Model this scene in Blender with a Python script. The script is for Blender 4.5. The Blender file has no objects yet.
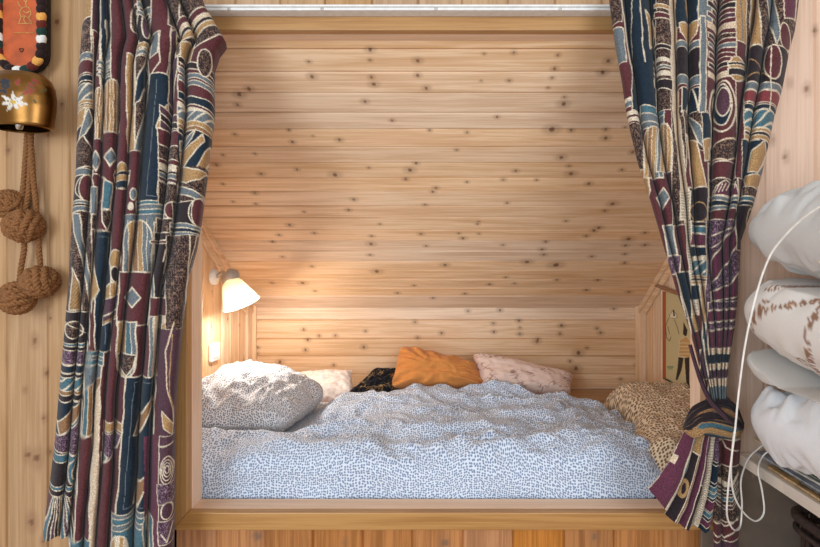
import bpy, math, random
import numpy as np
from mathutils import Vector
random.seed(7); RNG = np.random.default_rng(7)
S = bpy.context.scene
COL = S.collection
# ------------------------------------------------------------------ camera frame of reference
F, CX, CY, CAMZ = 450.0, 446.0, 268.0, 1.40      # focal length and principal point in pixels, lens height
def P(px, py, Y):
    """the place at distance Y that the photograph shows at a pixel"""
    return ((px-CX)*Y/F, Y, CAMZ+(CY-py)*Y/F)
def lin(c):
    c = np.asarray(c, float)/255.0
    return np.where(c <= .04045, c/12.92, ((c+.055)/1.055)**2.4)
# ------------------------------------------------------------------ noise
_perm = np.random.default_rng(3).permutation(256); _perm = np.concatenate([_perm, _perm, _perm])
_grad = np.random.default_rng(4).normal(size=(256, 3)); _grad /= np.linalg.norm(_grad, axis=1)[:, None]
def noise(x, y, z=0.0):
    x = np.asarray(x, float); y = np.asarray(y, float); z = np.zeros_like(x)+z
    xi, yi, zi = np.floor(x).astype(int), np.floor(y).astype(int), np.floor(z).astype(int)
    xf, yf, zf = x-xi, y-yi, z-zi
    f = lambda t: t*t*t*(t*(t*6-15)+10)
    u, v, w = f(xf), f(yf), f(zf)
    def g(a, b, c):
        h = _perm[(_perm[(_perm[(xi+a) & 255]+yi+b) & 255]+zi+c) & 255]
        G = _grad[h]
        return G[..., 0]*(xf-a)+G[..., 1]*(yf-b)+G[..., 2]*(zf-c)
    l = lambda a, b, t: a+(b-a)*t
    return l(l(l(g(0,0,0), g(1,0,0), u), l(g(0,1,0), g(1,1,0), u), v), l(l(g(0,0,1), g(1,0,1), u), l(g(0,1,1), g(1,1,1), u), v), w)*1.5
def fbm(x, y, z=0.0, o=3):
    s, a = 0, 1
    for k in range(o):
        s = s+a*noise(x*2**k, y*2**k, z+k*7.3); a *= .5
    return s
def sm(a, b, x):
    t = np.clip((x-a)/(b-a), 0, 1); return t*t*(3-2*t)
# ------------------------------------------------------------------ materials
def newmat(name):
    m = bpy.data.materials.new(name); m.use_nodes = True
    nt = m.node_tree; return m, nt, nt.nodes['Principled BSDF']
def mk(nt, t, **kw):
    n = nt.nodes.new(t)
    for k, v in kw.items(): setattr(n, k, v)
    return n
def ramp(nt, fac, stops):
    r = mk(nt, 'ShaderNodeValToRGB'); e = r.color_ramp.elements
    while len(e) < len(stops): e.new(.5)
    for i, (p, c) in enumerate(stops):
        e[i].position = p; e[i].color = (*lin(c), 1) if len(c) == 3 else c
    nt.links.new(fac, r.inputs[0]); return r.outputs[0]
def mixc(nt, mode, fac, a, b):
    m = mk(nt, 'ShaderNodeMix', data_type='RGBA', blend_type=mode)
    for sock, v in ((m.inputs[0], fac), (m.inputs[6], a), (m.inputs[7], b)):
        if hasattr(v, 'node'): nt.links.new(v, sock)
        elif isinstance(v, (int, float)): sock.default_value = v
        else: sock.default_value = (*v, 1) if len(v) == 3 else v
    return m.outputs[2]
def bump(nt, bsdf, h, strength, dist=.002):
    b = mk(nt, 'ShaderNodeBump'); b.inputs['Strength'].default_value = strength; b.inputs['Distance'].default_value = dist
    nt.links.new(h, b.inputs['Height']); nt.links.new(b.outputs[0], bsdf.inputs['Normal'])
def wood(name, light, dark, rough=.5, vary=.14, knotcol=(108, 62, 32), gscale=1.0):
    m, nt, b = newmat(name); L = nt.links.new
    uv = mk(nt, 'ShaderNodeUVMap', uv_map='wood'); at = mk(nt, 'ShaderNodeAttribute', attribute_name='board'); kn = mk(nt, 'ShaderNodeAttribute', attribute_name='knot')
    off = mk(nt, 'ShaderNodeCombineXYZ'); mu = mk(nt, 'ShaderNodeMath', operation='MULTIPLY'); mu.inputs[1].default_value = 37.0
    L(at.outputs['Fac'], mu.inputs[0]); L(mu.outputs[0], off.inputs[2]); L(mu.outputs[0], off.inputs[0])
    ad = mk(nt, 'ShaderNodeVectorMath', operation='ADD'); L(uv.outputs[0], ad.inputs[0]); L(off.outputs[0], ad.inputs[1])
    def nz(sc, detail, rgh=.5, dist=0.):
        mp = mk(nt, 'ShaderNodeMapping'); mp.inputs['Scale'].default_value = sc; L(ad.outputs[0], mp.inputs[0])
        n = mk(nt, 'ShaderNodeTexNoise'); n.inputs['Scale'].default_value = 1; n.inputs['Detail'].default_value = detail
        n.inputs['Roughness'].default_value = rgh; n.inputs['Distortion'].default_value = dist; L(mp.outputs[0], n.inputs[0]); return n.outputs[0]
    g1 = nz((2.6, 130*gscale, 1), 5, .65, .5); g2 = nz((1.5, 22*gscale, 1), 3, .5, 1.2)
    mxx = mk(nt, 'ShaderNodeMath', operation='MULTIPLY_ADD'); L(g2, mxx.inputs[0]); mxx.inputs[1].default_value = .42
    s2 = mk(nt, 'ShaderNodeMath', operation='MULTIPLY'); L(g1, s2.inputs[0]); s2.inputs[1].default_value = .58; L(s2.outputs[0], mxx.inputs[2])
    mid = [(a+c)/2 for a, c in zip(light, dark)]
    c = ramp(nt, mxx.outputs[0], [(.30, dark), (.46, mid), (.56, light), (.75, light)])
    # each board its own tone
    hv = mk(nt, 'ShaderNodeHueSaturation'); L(c, hv.inputs['Color'])
    mr = mk(nt, 'ShaderNodeMapRange'); L(at.outputs['Fac'], mr.inputs[0]); mr.inputs[3].default_value = 1-vary; mr.inputs[4].default_value = 1+vary*.6; L(mr.outputs[0], hv.inputs['Value'])
    mr2 = mk(nt, 'ShaderNodeMapRange'); f7 = mk(nt, 'ShaderNodeMath', operation='MULTIPLY'); L(at.outputs['Fac'], f7.inputs[0]); f7.inputs[1].default_value = 7.3
    fr = mk(nt, 'ShaderNodeMath', operation='FRACT'); L(f7.outputs[0], fr.inputs[0]); L(fr.outputs[0], mr2.inputs[0]); mr2.inputs[3].default_value = .9; mr2.inputs[4].default_value = 1.12; L(mr2.outputs[0], hv.inputs['Saturation'])
    c2 = mixc(nt, 'MIX', kn.outputs['Fac'], hv.outputs[0], tuple(lin(knotcol)))
    L(c2, b.inputs['Base Color']); b.inputs['Roughness'].default_value = rough
    bump(nt, b, g1, .12, .001)
    return m
def plain(name, c, rough=.6, metal=0., **kw):
    m, nt, b = newmat(name); b.inputs['Roughness'].default_value = rough; b.inputs['Metallic'].default_value = metal
    t = mk(nt, 'ShaderNodeTexCoord'); n = mk(nt, 'ShaderNodeTexNoise'); n.inputs['Scale'].default_value = kw.get('scale', 60); n.inputs['Detail'].default_value = 3
    nt.links.new(t.outputs['Object'], n.inputs[0])
    v = kw.get('vary', .12); c = np.array(c, float)
    nt.links.new(ramp(nt, n.outputs[0], [(.35, tuple(np.clip(c*(1-v), 0, 255))), (.65, tuple(np.clip(c*(1+v*.5), 0, 255)))]), b.inputs['Base Color'])
    if kw.get('bump'): bump(nt, b, n.outputs[0], kw['bump'], .002)
    return m
def cloth(name, rough=.9, weave=900, bumpv=.15, speck=.25):
    """woven cloth whose own printed colours are stored with the mesh"""
    m, nt, b = newmat(name); L = nt.links.new
    a = mk(nt, 'ShaderNodeAttribute', attribute_name='dye'); t = mk(nt, 'ShaderNodeTexCoord')
    n = mk(nt, 'ShaderNodeTexNoise'); n.inputs['Scale'].default_value = weave; n.inputs['Detail'].default_value = 2; L(t.outputs['Object'], n.inputs[0])
    r = ramp(nt, n.outputs[0], [(.3, (1-speck,)*3+(1,)), (.7, (1+speck,)*3+(1,))])
    L(mixc(nt, 'MULTIPLY', 1.0, a.outputs['Color'], r), b.inputs['Base Color'])
    b.inputs['Roughness'].default_value = rough; b.inputs['Specular IOR Level'].default_value = .2
    b.inputs['Sheen Weight'].default_value = .1
    bump(nt, b, n.outputs[0], bumpv, .001)
    return m
def dotted(name, ground, dot, scale=74, size=.33):
    m, nt, b = newmat(name); L = nt.links.new
    uv = mk(nt, 'ShaderNodeUVMap', uv_map='cloth')
    n = mk(nt, 'ShaderNodeTexNoise'); n.inputs['Scale'].default_value = 5; n.inputs['Detail'].default_value = 1; L(uv.outputs[0], n.inputs[0])
    sc = mk(nt, 'ShaderNodeVectorMath', operation='SCALE'); sc.inputs['Scale'].default_value = .035; L(n.outputs['Color'], sc.inputs[0])
    ad = mk(nt, 'ShaderNodeVectorMath', operation='ADD'); L(uv.outputs[0], ad.inputs[0]); L(sc.outputs[0], ad.inputs[1])
    v = mk(nt, 'ShaderNodeTexVoronoi', voronoi_dimensions='2D', feature='F1'); v.inputs['Scale'].default_value = scale; v.inputs['Randomness'].default_value = .55; L(ad.outputs[0], v.inputs[0])
    L(ramp(nt, v.outputs['Distance'], [(size-.07, dot), (size+.07, ground)]), b.inputs['Base Color'])
    b.inputs['Roughness'].default_value = .95; b.inputs['Specular IOR Level'].default_value = .15; b.inputs['Sheen Weight'].default_value = .1
    w = mk(nt, 'ShaderNodeTexNoise'); w.inputs['Scale'].default_value = 22; w.inputs['Detail'].default_value = 4; L(uv.outputs[0], w.inputs[0])
    bump(nt, b, w.outputs[0], .5, .012)
    return m
# ------------------------------------------------------------------ objects
def tag(o, label=None, cat=None, group=None, kind=None):
    for k, v in (('label', label), ('category', cat), ('group', group), ('kind', kind)):
        if v: o[k] = v
    return o
def empty(name, loc=(0, 0, 0)):
    o = bpy.data.objects.new(name, None); COL.objects.link(o); o.location = loc; o.empty_display_size = .05; return o
def mesh(name, V, Fc, mat, parent=None, smooth=True, dye=None, uv=None, uvname='cloth', attrs=None):
    V = np.asarray(V, np.float32).reshape(-1, 3)
    if parent is not None: V = V-np.array(parent.location, np.float32)
    me = bpy.data.meshes.new(name)
    if isinstance(Fc, np.ndarray):
        n = Fc.shape[1]
        me.vertices.add(len(V)); me.vertices.foreach_set('co', V.ravel())
        me.loops.add(Fc.size); me.loops.foreach_set('vertex_index', Fc.ravel().astype(np.int32))
        me.polygons.add(len(Fc)); me.polygons.foreach_set('loop_start', np.arange(0, Fc.size, n, dtype=np.int32))
        me.update(calc_edges=True)
    else:
        me.from_pydata(V.tolist(), [], [tuple(f) for f in Fc])
    li = np.empty(len(me.loops), np.int32); me.loops.foreach_get('vertex_index', li)
    if uv is not None:
        l = me.uv_layers.new(name=uvname); l.data.foreach_set('uv', np.asarray(uv, np.float32)[li].ravel())
    if dye is not None:
        a = me.color_attributes.new('dye', 'FLOAT_COLOR', 'POINT')
        a.data.foreach_set('color', np.concatenate([np.asarray(dye, np.float32), np.ones((len(V), 1), np.float32)], 1).ravel())
    for k, v in (attrs or {}).items():
        a = me.attributes.new(k, 'FLOAT', 'POINT'); a.data.foreach_set('value', np.asarray(v, np.float32).ravel())
    me.polygons.foreach_set('use_smooth', np.full(len(me.polygons), smooth))
    me.materials.append(mat); me.validate(); me.update()
    o = bpy.data.objects.new(name, me); COL.objects.link(o)
    if parent is not None: o.parent = parent
    return o
def grid_faces(nu, nv, wrap_u=False, off=0):
    i = np.arange(nu if wrap_u else nu-1)[:, None]; j = np.arange(nv-1)[None, :]
    a = i*nv+j; b = ((i+1) % nu)*nv+j
    return (np.stack([a, b, b+1, a+1], -1).reshape(-1, 4)+off)
def join(parts):
    V, Fs, n = [], [], 0
    for v, f in parts:
        v = np.asarray(v, float).reshape(-1, 3); V.append(v); Fs.append(np.asarray(f)+n); n += len(v)
    return np.concatenate(V), np.concatenate(Fs)
def spline(pts, n=12):
    p = np.asarray(pts, float); q = np.vstack([2*p[0]-p[1], p, 2*p[-1]-p[-2]]); out = []
    for k in range(1, len(q)-2):
        t = np.linspace(0, 1, n, endpoint=False)[:, None]
        a, b, c, d = q[k-1], q[k], q[k+1], q[k+2]
        out.append(.5*((2*b)+(-a+c)*t+(2*a-5*b+4*c-d)*t*t+(-a+3*b-3*c+d)*t**3))
    return np.vstack(out+[p[-1][None]])
def tube(path, r, n=10, closed=False):
    p = np.asarray(path, float); m = len(p); r = np.broadcast_to(np.asarray(r, float), (m,))
    T = np.gradient(p, axis=0)
    if closed: T = np.roll(p, -1, 0)-np.roll(p, 1, 0)
    T /= np.linalg.norm(T, axis=1)[:, None]+1e-12
    u = np.array([.3, .2, .9]); N = np.zeros_like(p)
    u = u-T[0]*u.dot(T[0])
    for k in range(m):
        u = u-T[k]*u.dot(T[k]); u /= np.linalg.norm(u)+1e-12; N[k] = u
    B = np.cross(T, N); a = np.linspace(0, 2*math.pi, n, endpoint=False)
    V = p[:, None]+r[:, None, None]*(np.cos(a)[None, :, None]*N[:, None]+np.sin(a)[None, :, None]*B[:, None])
    if closed:
        i = np.arange(m)[:, None]; j = np.arange(n)[None]
        q = np.stack([i*n+j, ((i+1) % m)*n+j, ((i+1) % m)*n+(j+1) % n, i*n+(j+1) % n], -1).reshape(-1, 4); return V.reshape(-1, 3), q
    V = np.concatenate([V.reshape(-1, 3), p[:1], p[-1:]])
    i = np.arange(m-1)[:, None]; j = np.arange(n)[None]
    q = np.stack([i*n+j, (i+1)*n+j, (i+1)*n+(j+1) % n, i*n+(j+1) % n], -1).reshape(-1, 4)
    jj = np.arange(n)
    c0 = np.stack([np.full(n, m*n), (jj+1) % n, jj, jj], -1); c1 = np.stack([np.full(n, m*n+1), (m-1)*n+jj, (m-1)*n+(jj+1) % n, (m-1)*n+(jj+1) % n], -1)
    return V, np.concatenate([q, c0, c1])
def fixq(Fc):
    """quads with a doubled last corner become triangles"""
    return [tuple(f) if f[2] != f[3] else tuple(f[:3]) for f in Fc.tolist()]
def add_tube(name, path, r, mat, parent=None, n=10, closed=False):
    V, Fc = tube(path, r, n, closed); return mesh(name, V, fixq(Fc), mat, parent)
def lathe(prof, c, axis=(0, 0, 1), n=48, sx=1., sy=1.):
    """profile (radius, along) turned about an axis through c"""
    ax = Vector(axis).normalized(); q = Vector((0, 0, 1)).rotation_difference(ax)
    a = np.linspace(0, 2*math.pi, n, endpoint=False); prof = np.asarray(prof, float)
    V = np.stack([np.outer(prof[:, 0], np.cos(a))*sx, np.outer(prof[:, 0], np.sin(a))*sy, np.repeat(prof[:, 1][:, None], n, 1)], -1).reshape(-1, 3)
    R = np.array(q.to_matrix()); V = V@R.T+np.array(c)
    m = len(prof); i = np.arange(m-1)[:, None]; j = np.arange(n)[None]
    return V, np.stack([i*n+j, i*n+(j+1) % n, (i+1)*n+(j+1) % n, (i+1)*n+j], -1).reshape(-1, 4)
BOXF = [(0, 2, 3, 1), (4, 5, 7, 6), (0, 1, 5, 4), (2, 6, 7, 3), (0, 4, 6, 2), (1, 3, 7, 5)]
def bevel(o, w, seg=2):
    m = o.modifiers.new('edge', 'BEVEL'); m.width = w; m.segments = seg; m.limit_method = 'ANGLE'; m.angle_limit = math.radians(35); return o
def hexa(name, c8, mat, parent=None, bev=.003, along=None, rnd=None):
    """eight corners (x slow, z fast): a board with grain along its longest side"""
    V = np.asarray(c8, float); ext = [np.linalg.norm(V[4]-V[0]), np.linalg.norm(V[2]-V[0]), np.linalg.norm(V[1]-V[0])]
    d = [(V[4]-V[0]), (V[2]-V[0]), (V[1]-V[0])]; k = int(np.argmax(ext)) if along is None else along
    A = d[k]/ext[k]; o1, o2 = [d[i]/ext[i] for i in range(3) if i != k]
    uv = np.stack([V@A+random.random()*9, V@o1+V@o2*.77+random.random()*5], 1)
    o = mesh(name, V, BOXF, mat, parent, smooth=False, uv=uv, uvname='wood', attrs={'board': np.full(8, random.random() if rnd is None else rnd), 'knot': np.zeros(8)})
    if bev: bevel(o, bev)
    return o
def box(name, a, b, mat, parent=None, bev=.003, **kw):
    (x0, y0, z0), (x1, y1, z1) = a, b
    return hexa(name, [(x, y, z) for x in (x0, x1) for y in (y0, y1) for z in (z0, z1)], mat, parent, bev, **kw)
def boards(O, A, B, N, length, bounds, knots, res, seed=0, gw=.004, gd=.007, extra=14):
    """tongue and groove boards: A along, B across, N towards the viewer; returns mesh arrays"""
    O, A, B, N = (np.asarray(v, float) for v in (O, A, B, N)); r = np.random.default_rng(seed)
    bs, dep, brd = [], [], []
    for k in range(len(bounds)-1):
        b0, b1 = bounds[k], bounds[k+1]; rr = r.random()
        inner = np.linspace(b0+gw, b1-gw, extra)
        bs += [b0+1e-5]+list(inner)+[b1-1e-5]; dep += [-gd]+[0]*extra+[-gd]; brd += [rr]*(extra+2)
    bs, dep, brd = map(np.array, (bs, dep, brd)); na = max(2, int(np.ceil((length if not callable(length) else 1.5)/res)))
    t = np.linspace(0, 1, na)
    Ln = np.array([length(b) for b in bs]) if callable(length) else np.full(len(bs), length)
    a = t[:, None]*Ln[None]; b = np.repeat(bs[None], na, 0)
    V = O+a[..., None]*A+b[..., None]*B+dep[None, :, None]*N
    kn = np.zeros_like(a)
    for (ka, kb, ra, rb) in knots:
        dd = np.sqrt(((a-ka)/ra)**2+((b-kb)/rb)**2); core = 1-sm(.55, 1.15, dd)
        halo = .28*(1-sm(1.0, 2.6, np.sqrt(((a-ka)/(ra*1.5))**2+((b-kb)/rb)**2)))
        kn = np.maximum(kn, np.maximum(core*.88, halo))
    bb = np.repeat(brd[None], na, 0)
    nb = len(bs); Fc = grid_faces(na, nb)
    uv = np.stack([a+bb*11, b], -1).reshape(-1, 2)
    # grain bends around the knots
    return V.reshape(-1, 3), Fc, uv, bb.ravel(), kn.ravel()
def boards_mesh(name, chunks, mat, parent=None):
    V, Fs, U, Bd, K, n = [], [], [], [], [], 0
    for v, f, u, b, k in chunks:
        V.append(v); Fs.append(f+n); U.append(u); Bd.append(b); K.append(k); n += len(v)
    return mesh(name, np.concatenate(V), np.concatenate(Fs), mat, parent, smooth=False, uv=np.concatenate(U), uvname='wood', attrs={'board': np.concatenate(Bd), 'knot': np.concatenate(K)})
# ------------------------------------------------------------------ printed cloth painter
PAL = {k: lin(v) for k, v in dict(B=(84, 42, 45), P=(90, 46, 62), N=(24, 38, 50), T=(66, 98, 108), G=(98, 105, 108), A=(160, 124, 82), W=(204, 188, 164), K=(40, 31, 34), O=(134, 98, 66), R=(118, 54, 56), V=(76, 50, 60), C=(198, 174, 146)).items()}
class Dye:
    def __init__(s, x, y, base='B', warp=1.0, seed=0.):
        s.X, s.Y = x, y
        s.x = x+warp*noise(x*.09, y*.05, 3.1+seed); s.y = y+warp*1.2*noise(x*.06, y*.09, 8.7+seed)
        s.c = np.tile(PAL[base], (len(x), 1)); s.sq = None; s.seed = seed
    def fillc(s, m, c):
        if c == 'S' or c == 'Q':      # scribbled ground: dark with fine pale squiggles
            x, y = s.X[m], s.Y[m]
            n = np.abs(noise(x*.46, y*.38, 5+s.seed)); n2 = noise(x*.9, y*.9, 2.)
            bg, fg = ((40, 29, 30), (138, 108, 90)) if c == 'S' else ((66, 42, 58), (150, 124, 136))
            w = (1-sm(.05, .16, n+.04*n2))[:, None]*.75
            s.c[m] = lin(bg)*(1-w)+lin(fg)*w
        elif c == 'H':                # fine hatching on cream
            w = (.5+.5*np.sin(s.Y[m]*2.2))[:, None]; s.c[m] = PAL['W']*(1-w*.55)+PAL['K']*w*.55
        elif c == 'D':                # dashes on tan
            w = (.5+.5*np.sin(s.Y[m]*1.6+s.X[m]*2))[:, None]; s.c[m] = PAL['A']*(1-w*.45)+PAL['K']*w*.45
        elif c == 'Z':                # grey with diagonal white strokes
            w = sm(.55, .9, np.sin((s.x[m]*.8+s.y[m])*.62))[:, None]; s.c[m] = PAL['G']*(1-w)+PAL['W']*w
        elif c == 'Y':                # teal with diagonal white strokes
            w = sm(.6, .9, np.sin((s.x[m]*.9+s.y[m])*.62))[:, None]; s.c[m] = PAL['T']*(1-w)+PAL['W']*w
        else: s.c[m] = PAL[c]
    def poly(s, pts, c, o=1.0, oc='W', dash=False):
        o = o*.58
        p = np.asarray(pts, float); lo, hi = p.min(0)-4, p.max(0)+4
        idx = np.nonzero((s.x > lo[0]) & (s.x < hi[0]) & (s.y > lo[1]) & (s.y < hi[1]))[0]
        if not len(idx): return
        x, y = s.x[idx], s.y[idx]; ins = np.zeros(len(idx), bool); d = np.full(len(idx), 1e9)
        for k in range(len(p)):
            (x0, y0), (x1, y1) = p[k], p[(k+1) % len(p)]
            cr = ((y0 > y) != (y1 > y)) & (x < (x1-x0)*(y-y0)/(y1-y0+1e-12)+x0); ins ^= cr
            L2 = (x1-x0)**2+(y1-y0)**2+1e-9; t = np.clip(((x-x0)*(x1-x0)+(y-y0)*(y1-y0))/L2, 0, 1)
            d = np.minimum(d, np.hypot(x-x0-t*(x1-x0), y-y0-t*(y1-y0)))
        if c: s.fillc(idx[ins], c)
        if o:
            w = 1-sm(o*.75, o*1.25, d*(1.0+.25*noise(x*.5, y*.5, 1.)))
            if dash: w = w*(np.sin((x+y)*2.1) > -.3)
            s.c[idx] = s.c[idx]*(1-w[:, None])+PAL[oc]*w[:, None]
    def rect(s, x0, y0, x1, y1, c, o=1.0, **k): s.poly([(x0, y0), (x1, y0), (x1, y1), (x0, y1)], c, o, **k)
    def ell(s, cx, cy, rx, ry, c, o=1.0, rot=0., **k):
        a = np.linspace(0, 2*math.pi, 25)[:-1]; e = np.stack([rx*np.cos(a), ry*np.sin(a)], 1); r = math.radians(rot)
        s.poly(np.stack([cx+e[:, 0]*math.cos(r)-e[:, 1]*math.sin(r), cy+e[:, 0]*math.sin(r)+e[:, 1]*math.cos(r)], 1), c, o, **k)
    def dia(s, cx, cy, rx, ry, c='G'): s.poly([(cx, cy-ry), (cx+rx, cy), (cx, cy+ry), (cx-rx, cy)], c, 1.2)
    def bands(s, x0, x1, rows, o=.8, slope=0.):
        for y0, y1, c in rows: s.poly([(x0, y0), (x1, y0+slope*(x1-x0)), (x1, y1+slope*(x1-x0)), (x0, y1)], c, o)
    def arch(s, x0, y0, x1, y1, cols, o=1.1, top=None):
        """round-topped panel with upright stripes (top given: round end at the bottom)"""
        w = (x1-x0)/len(cols); r = (x1-x0)/2
        a = np.linspace(math.pi, 0, 13)
        up = [((x0+x1)/2+r*math.cos(t), y0+r*1.35-r*1.35*math.sin(t)) for t in a]
        out = up+[(x1, y1), (x0, y1)]
        if top: out = [(x, y0+y1-y) for x, y in out]
        for k, c in enumerate(cols):
            xa, xb = x0+k*w, x0+(k+1)*w
            cl = [(min(max(x, xa), xb), y) for x, y in out]
            s.poly(cl, c, .55)
        s.poly(out, None, o)
    def line(s, pts, w=.8, c='W'):
        w = w*.64
        p = np.asarray(pts, float); lo, hi = p.min(0)-3, p.max(0)+3
        idx = np.nonzero((s.x > lo[0]) & (s.x < hi[0]) & (s.y > lo[1]) & (s.y < hi[1]))[0]
        if not len(idx): return
        x, y = s.x[idx], s.y[idx]; d = np.full(len(idx), 1e9)
        for k in range(len(p)-1):
            (x0, y0), (x1, y1) = p[k], p[k+1]; L2 = (x1-x0)**2+(y1-y0)**2+1e-9
            t = np.clip(((x-x0)*(x1-x0)+(y-y0)*(y1-y0))/L2, 0, 1); d = np.minimum(d, np.hypot(x-x0-t*(x1-x0), y-y0-t*(y1-y0)))
        k = 1-sm(w*.75, w*1.25, d); s.c[idx] = s.c[idx]*(1-k[:, None])+PAL[c]*k[:, None]
# ------------------------------------------------------------------ materials in use
M = {}
M['pine'] = wood('pale knotty pine', (236, 203, 168), (204, 160, 118), .42, .07)
M['pine_front'] = wood('warm pine boards', (190, 152, 114), (160, 122, 84), .45, .07)
M['pine_low'] = wood('brown pine boards', (188, 128, 76), (140, 88, 46), .45, knotcol=(120, 90, 70))
M['pine_right'] = wood('pine boards with daylight in their tone', (226, 194, 170), (206, 172, 146), .5, .05)  # stronger daylight on the right-hand boards is put into this paler, pinker colour
M['casing'] = wood('planed pine casing', (184, 142, 96), (152, 110, 70), .4, .05)
M['jamb'] = wood('pale planed pine', (236, 200, 168), (216, 176, 142), .4, .05)
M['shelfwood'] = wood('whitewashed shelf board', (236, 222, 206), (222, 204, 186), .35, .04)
M['print'] = cloth('printed curtain cotton', weave=420, speck=.5)
M['print_flat'] = cloth('printed paper', .7, 300, .02, .06)
M['white_plastic'] = plain('white enamelled metal', (228, 226, 222), .35, vary=.03)
M['grey_metal'] = plain('brushed grey metal', (186, 178, 168), .4, .25, vary=.06)
M['brass'] = plain('polished brass', (196, 150, 84), .24, 1., vary=.18, scale=9)
M['steel'] = plain('steel', (200, 196, 190), .3, 1., vary=.05)
M['leather'] = plain('orange brown leather', (184, 82, 36), .5, vary=.12, scale=30, bump=.1)
M['gilt'] = plain('gold embossing', (206, 150, 84), .5, .2)
M['ink'] = plain('black ink', (50, 26, 18), .7)
M['rope'] = plain('brown jute rope', (136, 88, 46), .85, vary=.2, scale=260, bump=.3)
M['cord'] = plain('white cotton cord', (232, 226, 216), .8, vary=.05)
M['orange'] = cloth('orange cotton cushion cover', .95, 500, .15, .12)
M['linen'] = cloth('white bed linen', .95, 400, .05, .03)
M['duvet'] = dotted('white cotton with slate blue dots', (216, 222, 232), (118, 134, 160), 138, .36)
M['dotpillow'] = dotted('white cotton with charcoal dots', (222, 221, 222), (112, 116, 128), 124, .34)
M['dotbrown'] = dotted('cream cotton with brown dots', (226, 202, 170), (116, 88, 64), 96, .35)
M['sheet'] = plain('pale pink sheet', (206, 160, 140), .95, vary=.05)
M['basket'] = plain('dark brown basket', (60, 46, 40), .6, vary=.25, scale=120, bump=.3)
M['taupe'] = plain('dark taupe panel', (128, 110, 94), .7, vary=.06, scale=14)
M['floor'] = wood('plain pine floor', (176, 130, 88), (140, 98, 62), .5)
def glow(name, c, e, strength, trans=True):
    m, nt, b = newmat(name); b.inputs['Base Color'].default_value = (*lin(c), 1); b.inputs['Roughness'].default_value = .6
    if name.endswith('shade'):
        tr = mk(nt, 'ShaderNodeBsdfTranslucent'); tr.inputs[0].default_value = (*lin((246, 236, 222)), 1); ms = mk(nt, 'ShaderNodeMixShader'); ms.inputs[0].default_value = .34
        nt.links.new(b.outputs[0], ms.inputs[1]); nt.links.new(tr.outputs[0], ms.inputs[2]); nt.links.new(ms.outputs[0], nt.nodes['Material Output'].inputs[0])
    b.inputs['Emission Color'].default_value = (*lin(e), 1); b.inputs['Emission Strength'].default_value = strength
    return m
M['shade'] = glow('lit white lamp shade', (214, 204, 186), (255, 232, 204), .06)
M['bulb'] = glow('lit bulb', (255, 240, 220), (255, 226, 180), 14)
# ------------------------------------------------------------------ the setting
D, DB = 1.28, 1.36                        # casing front, jamb back
XL, XR = (187-CX)*D/F, (705-CX)*D/F       # opening
ZS, ZH = CAMZ+(CY-513)*D/F, CAMZ+(CY-30)*D/F
YB, W = 2.42, 1.05                        # knee wall, side walls
def ceil_z(y): return CAMZ+1.785-.8267*y
CK = """308.8,61.8,2 312,76.5,3 249,89,3 239.3,94.8,3.4 237.5,105,2.4 234.8,134.3,2 288.7,130.2,1.6 292.4,142,2.2 339.4,140,2.6 312.9,136,1.2
370,49.5,3 370,60,1.8 417.7,60.5,3 484,53.6,1.6 371.4,77.2,2.2 373.8,84.3,3.2 417.7,75.4,2.4 426.3,88,2.6 365,101.3,2.6 392,120.5,2 429.6,130.6,1.7 467,132.4,1.7 497,117,2 481,81,1.3
513.7,52.7,2 558,55,2 608.3,61,3 554.5,68.8,2.4 602.8,72.8,3.2 552,78,1.9 509,80.7,2.1 548,88,1.6 564.4,97.3,1.8 563.7,104,3.6 552,129.5,4.6 571.3,130.6,2.2 606,129.5,2.2 625,127.3,1.8 605.7,138,3
222.9,155,1.6 255,153.8,1.6 216.5,165,2.4 261,174,2.4 297,169.5,2 335,174.8,3.6 222.9,184,1.7 255,193.3,2.2 255.8,204,1.8 233,201.7,1.5 304,211.8,1.6 348.5,210,2.2 289.6,225,2.6 314.3,233,2 279,235,2
456.6,150,1.7 416,163.3,2.2 410,170,3.4 368.8,167.7,1.5 405.8,179.4,2.2 436,188,2.2 432.7,191.8,2.1 467,182,1.6 353.7,199.5,2.4 425,205,2 477.5,224,1.7 478.6,221.5,1.4 462.9,238.3,2.5 479,233.7,1.6 458.8,233.3,1.5 420.8,234,2.2 371.6,236,2 379.8,224,1.4
561.3,157.4,3.2 569,166,1.9 571,173.7,3.4 621.8,169.9,2.1 515.7,171,2.3 503.3,179.8,1.9 536.6,180,1.7 588.9,183.6,2.6 632.6,152.3,2.4 612.5,203.9,3.4 604.8,210.8,2.1 507,203,1.8 566,221,1.9 598.8,227.9,2.8 594,230.6,2.6 586.3,236,2.1 628.6,239,3.6 645,232.8,2.2 545.7,242,2
272.6,241.8,1.9 282.4,256.8,1.8 312,266.5,1.9 376.8,271.5,3.4 371,244,3 370,255,2.2 272,283,1.8 302.6,283,3 315,291,1.8
426,246,1.8 445,265,2.8 503,245,1.8 527,262,3.4 505.8,277.3,1.9 414,285.5,1.8 489.4,284.3,2.2 514.6,283.5,1.7 397.4,293,2 464.9,293.6,2 433,298,2
591.7,256.5,2.3 542,249.5,2.6 543.8,254.6,2.1 625.5,245.5,2.4 625,254,2.1 624.6,263,2.3 645,245,2.4 556,265,4.5 557,280,2 597.7,280.4,2.2 586.4,290,2.3 629,292,2.4"""
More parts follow.
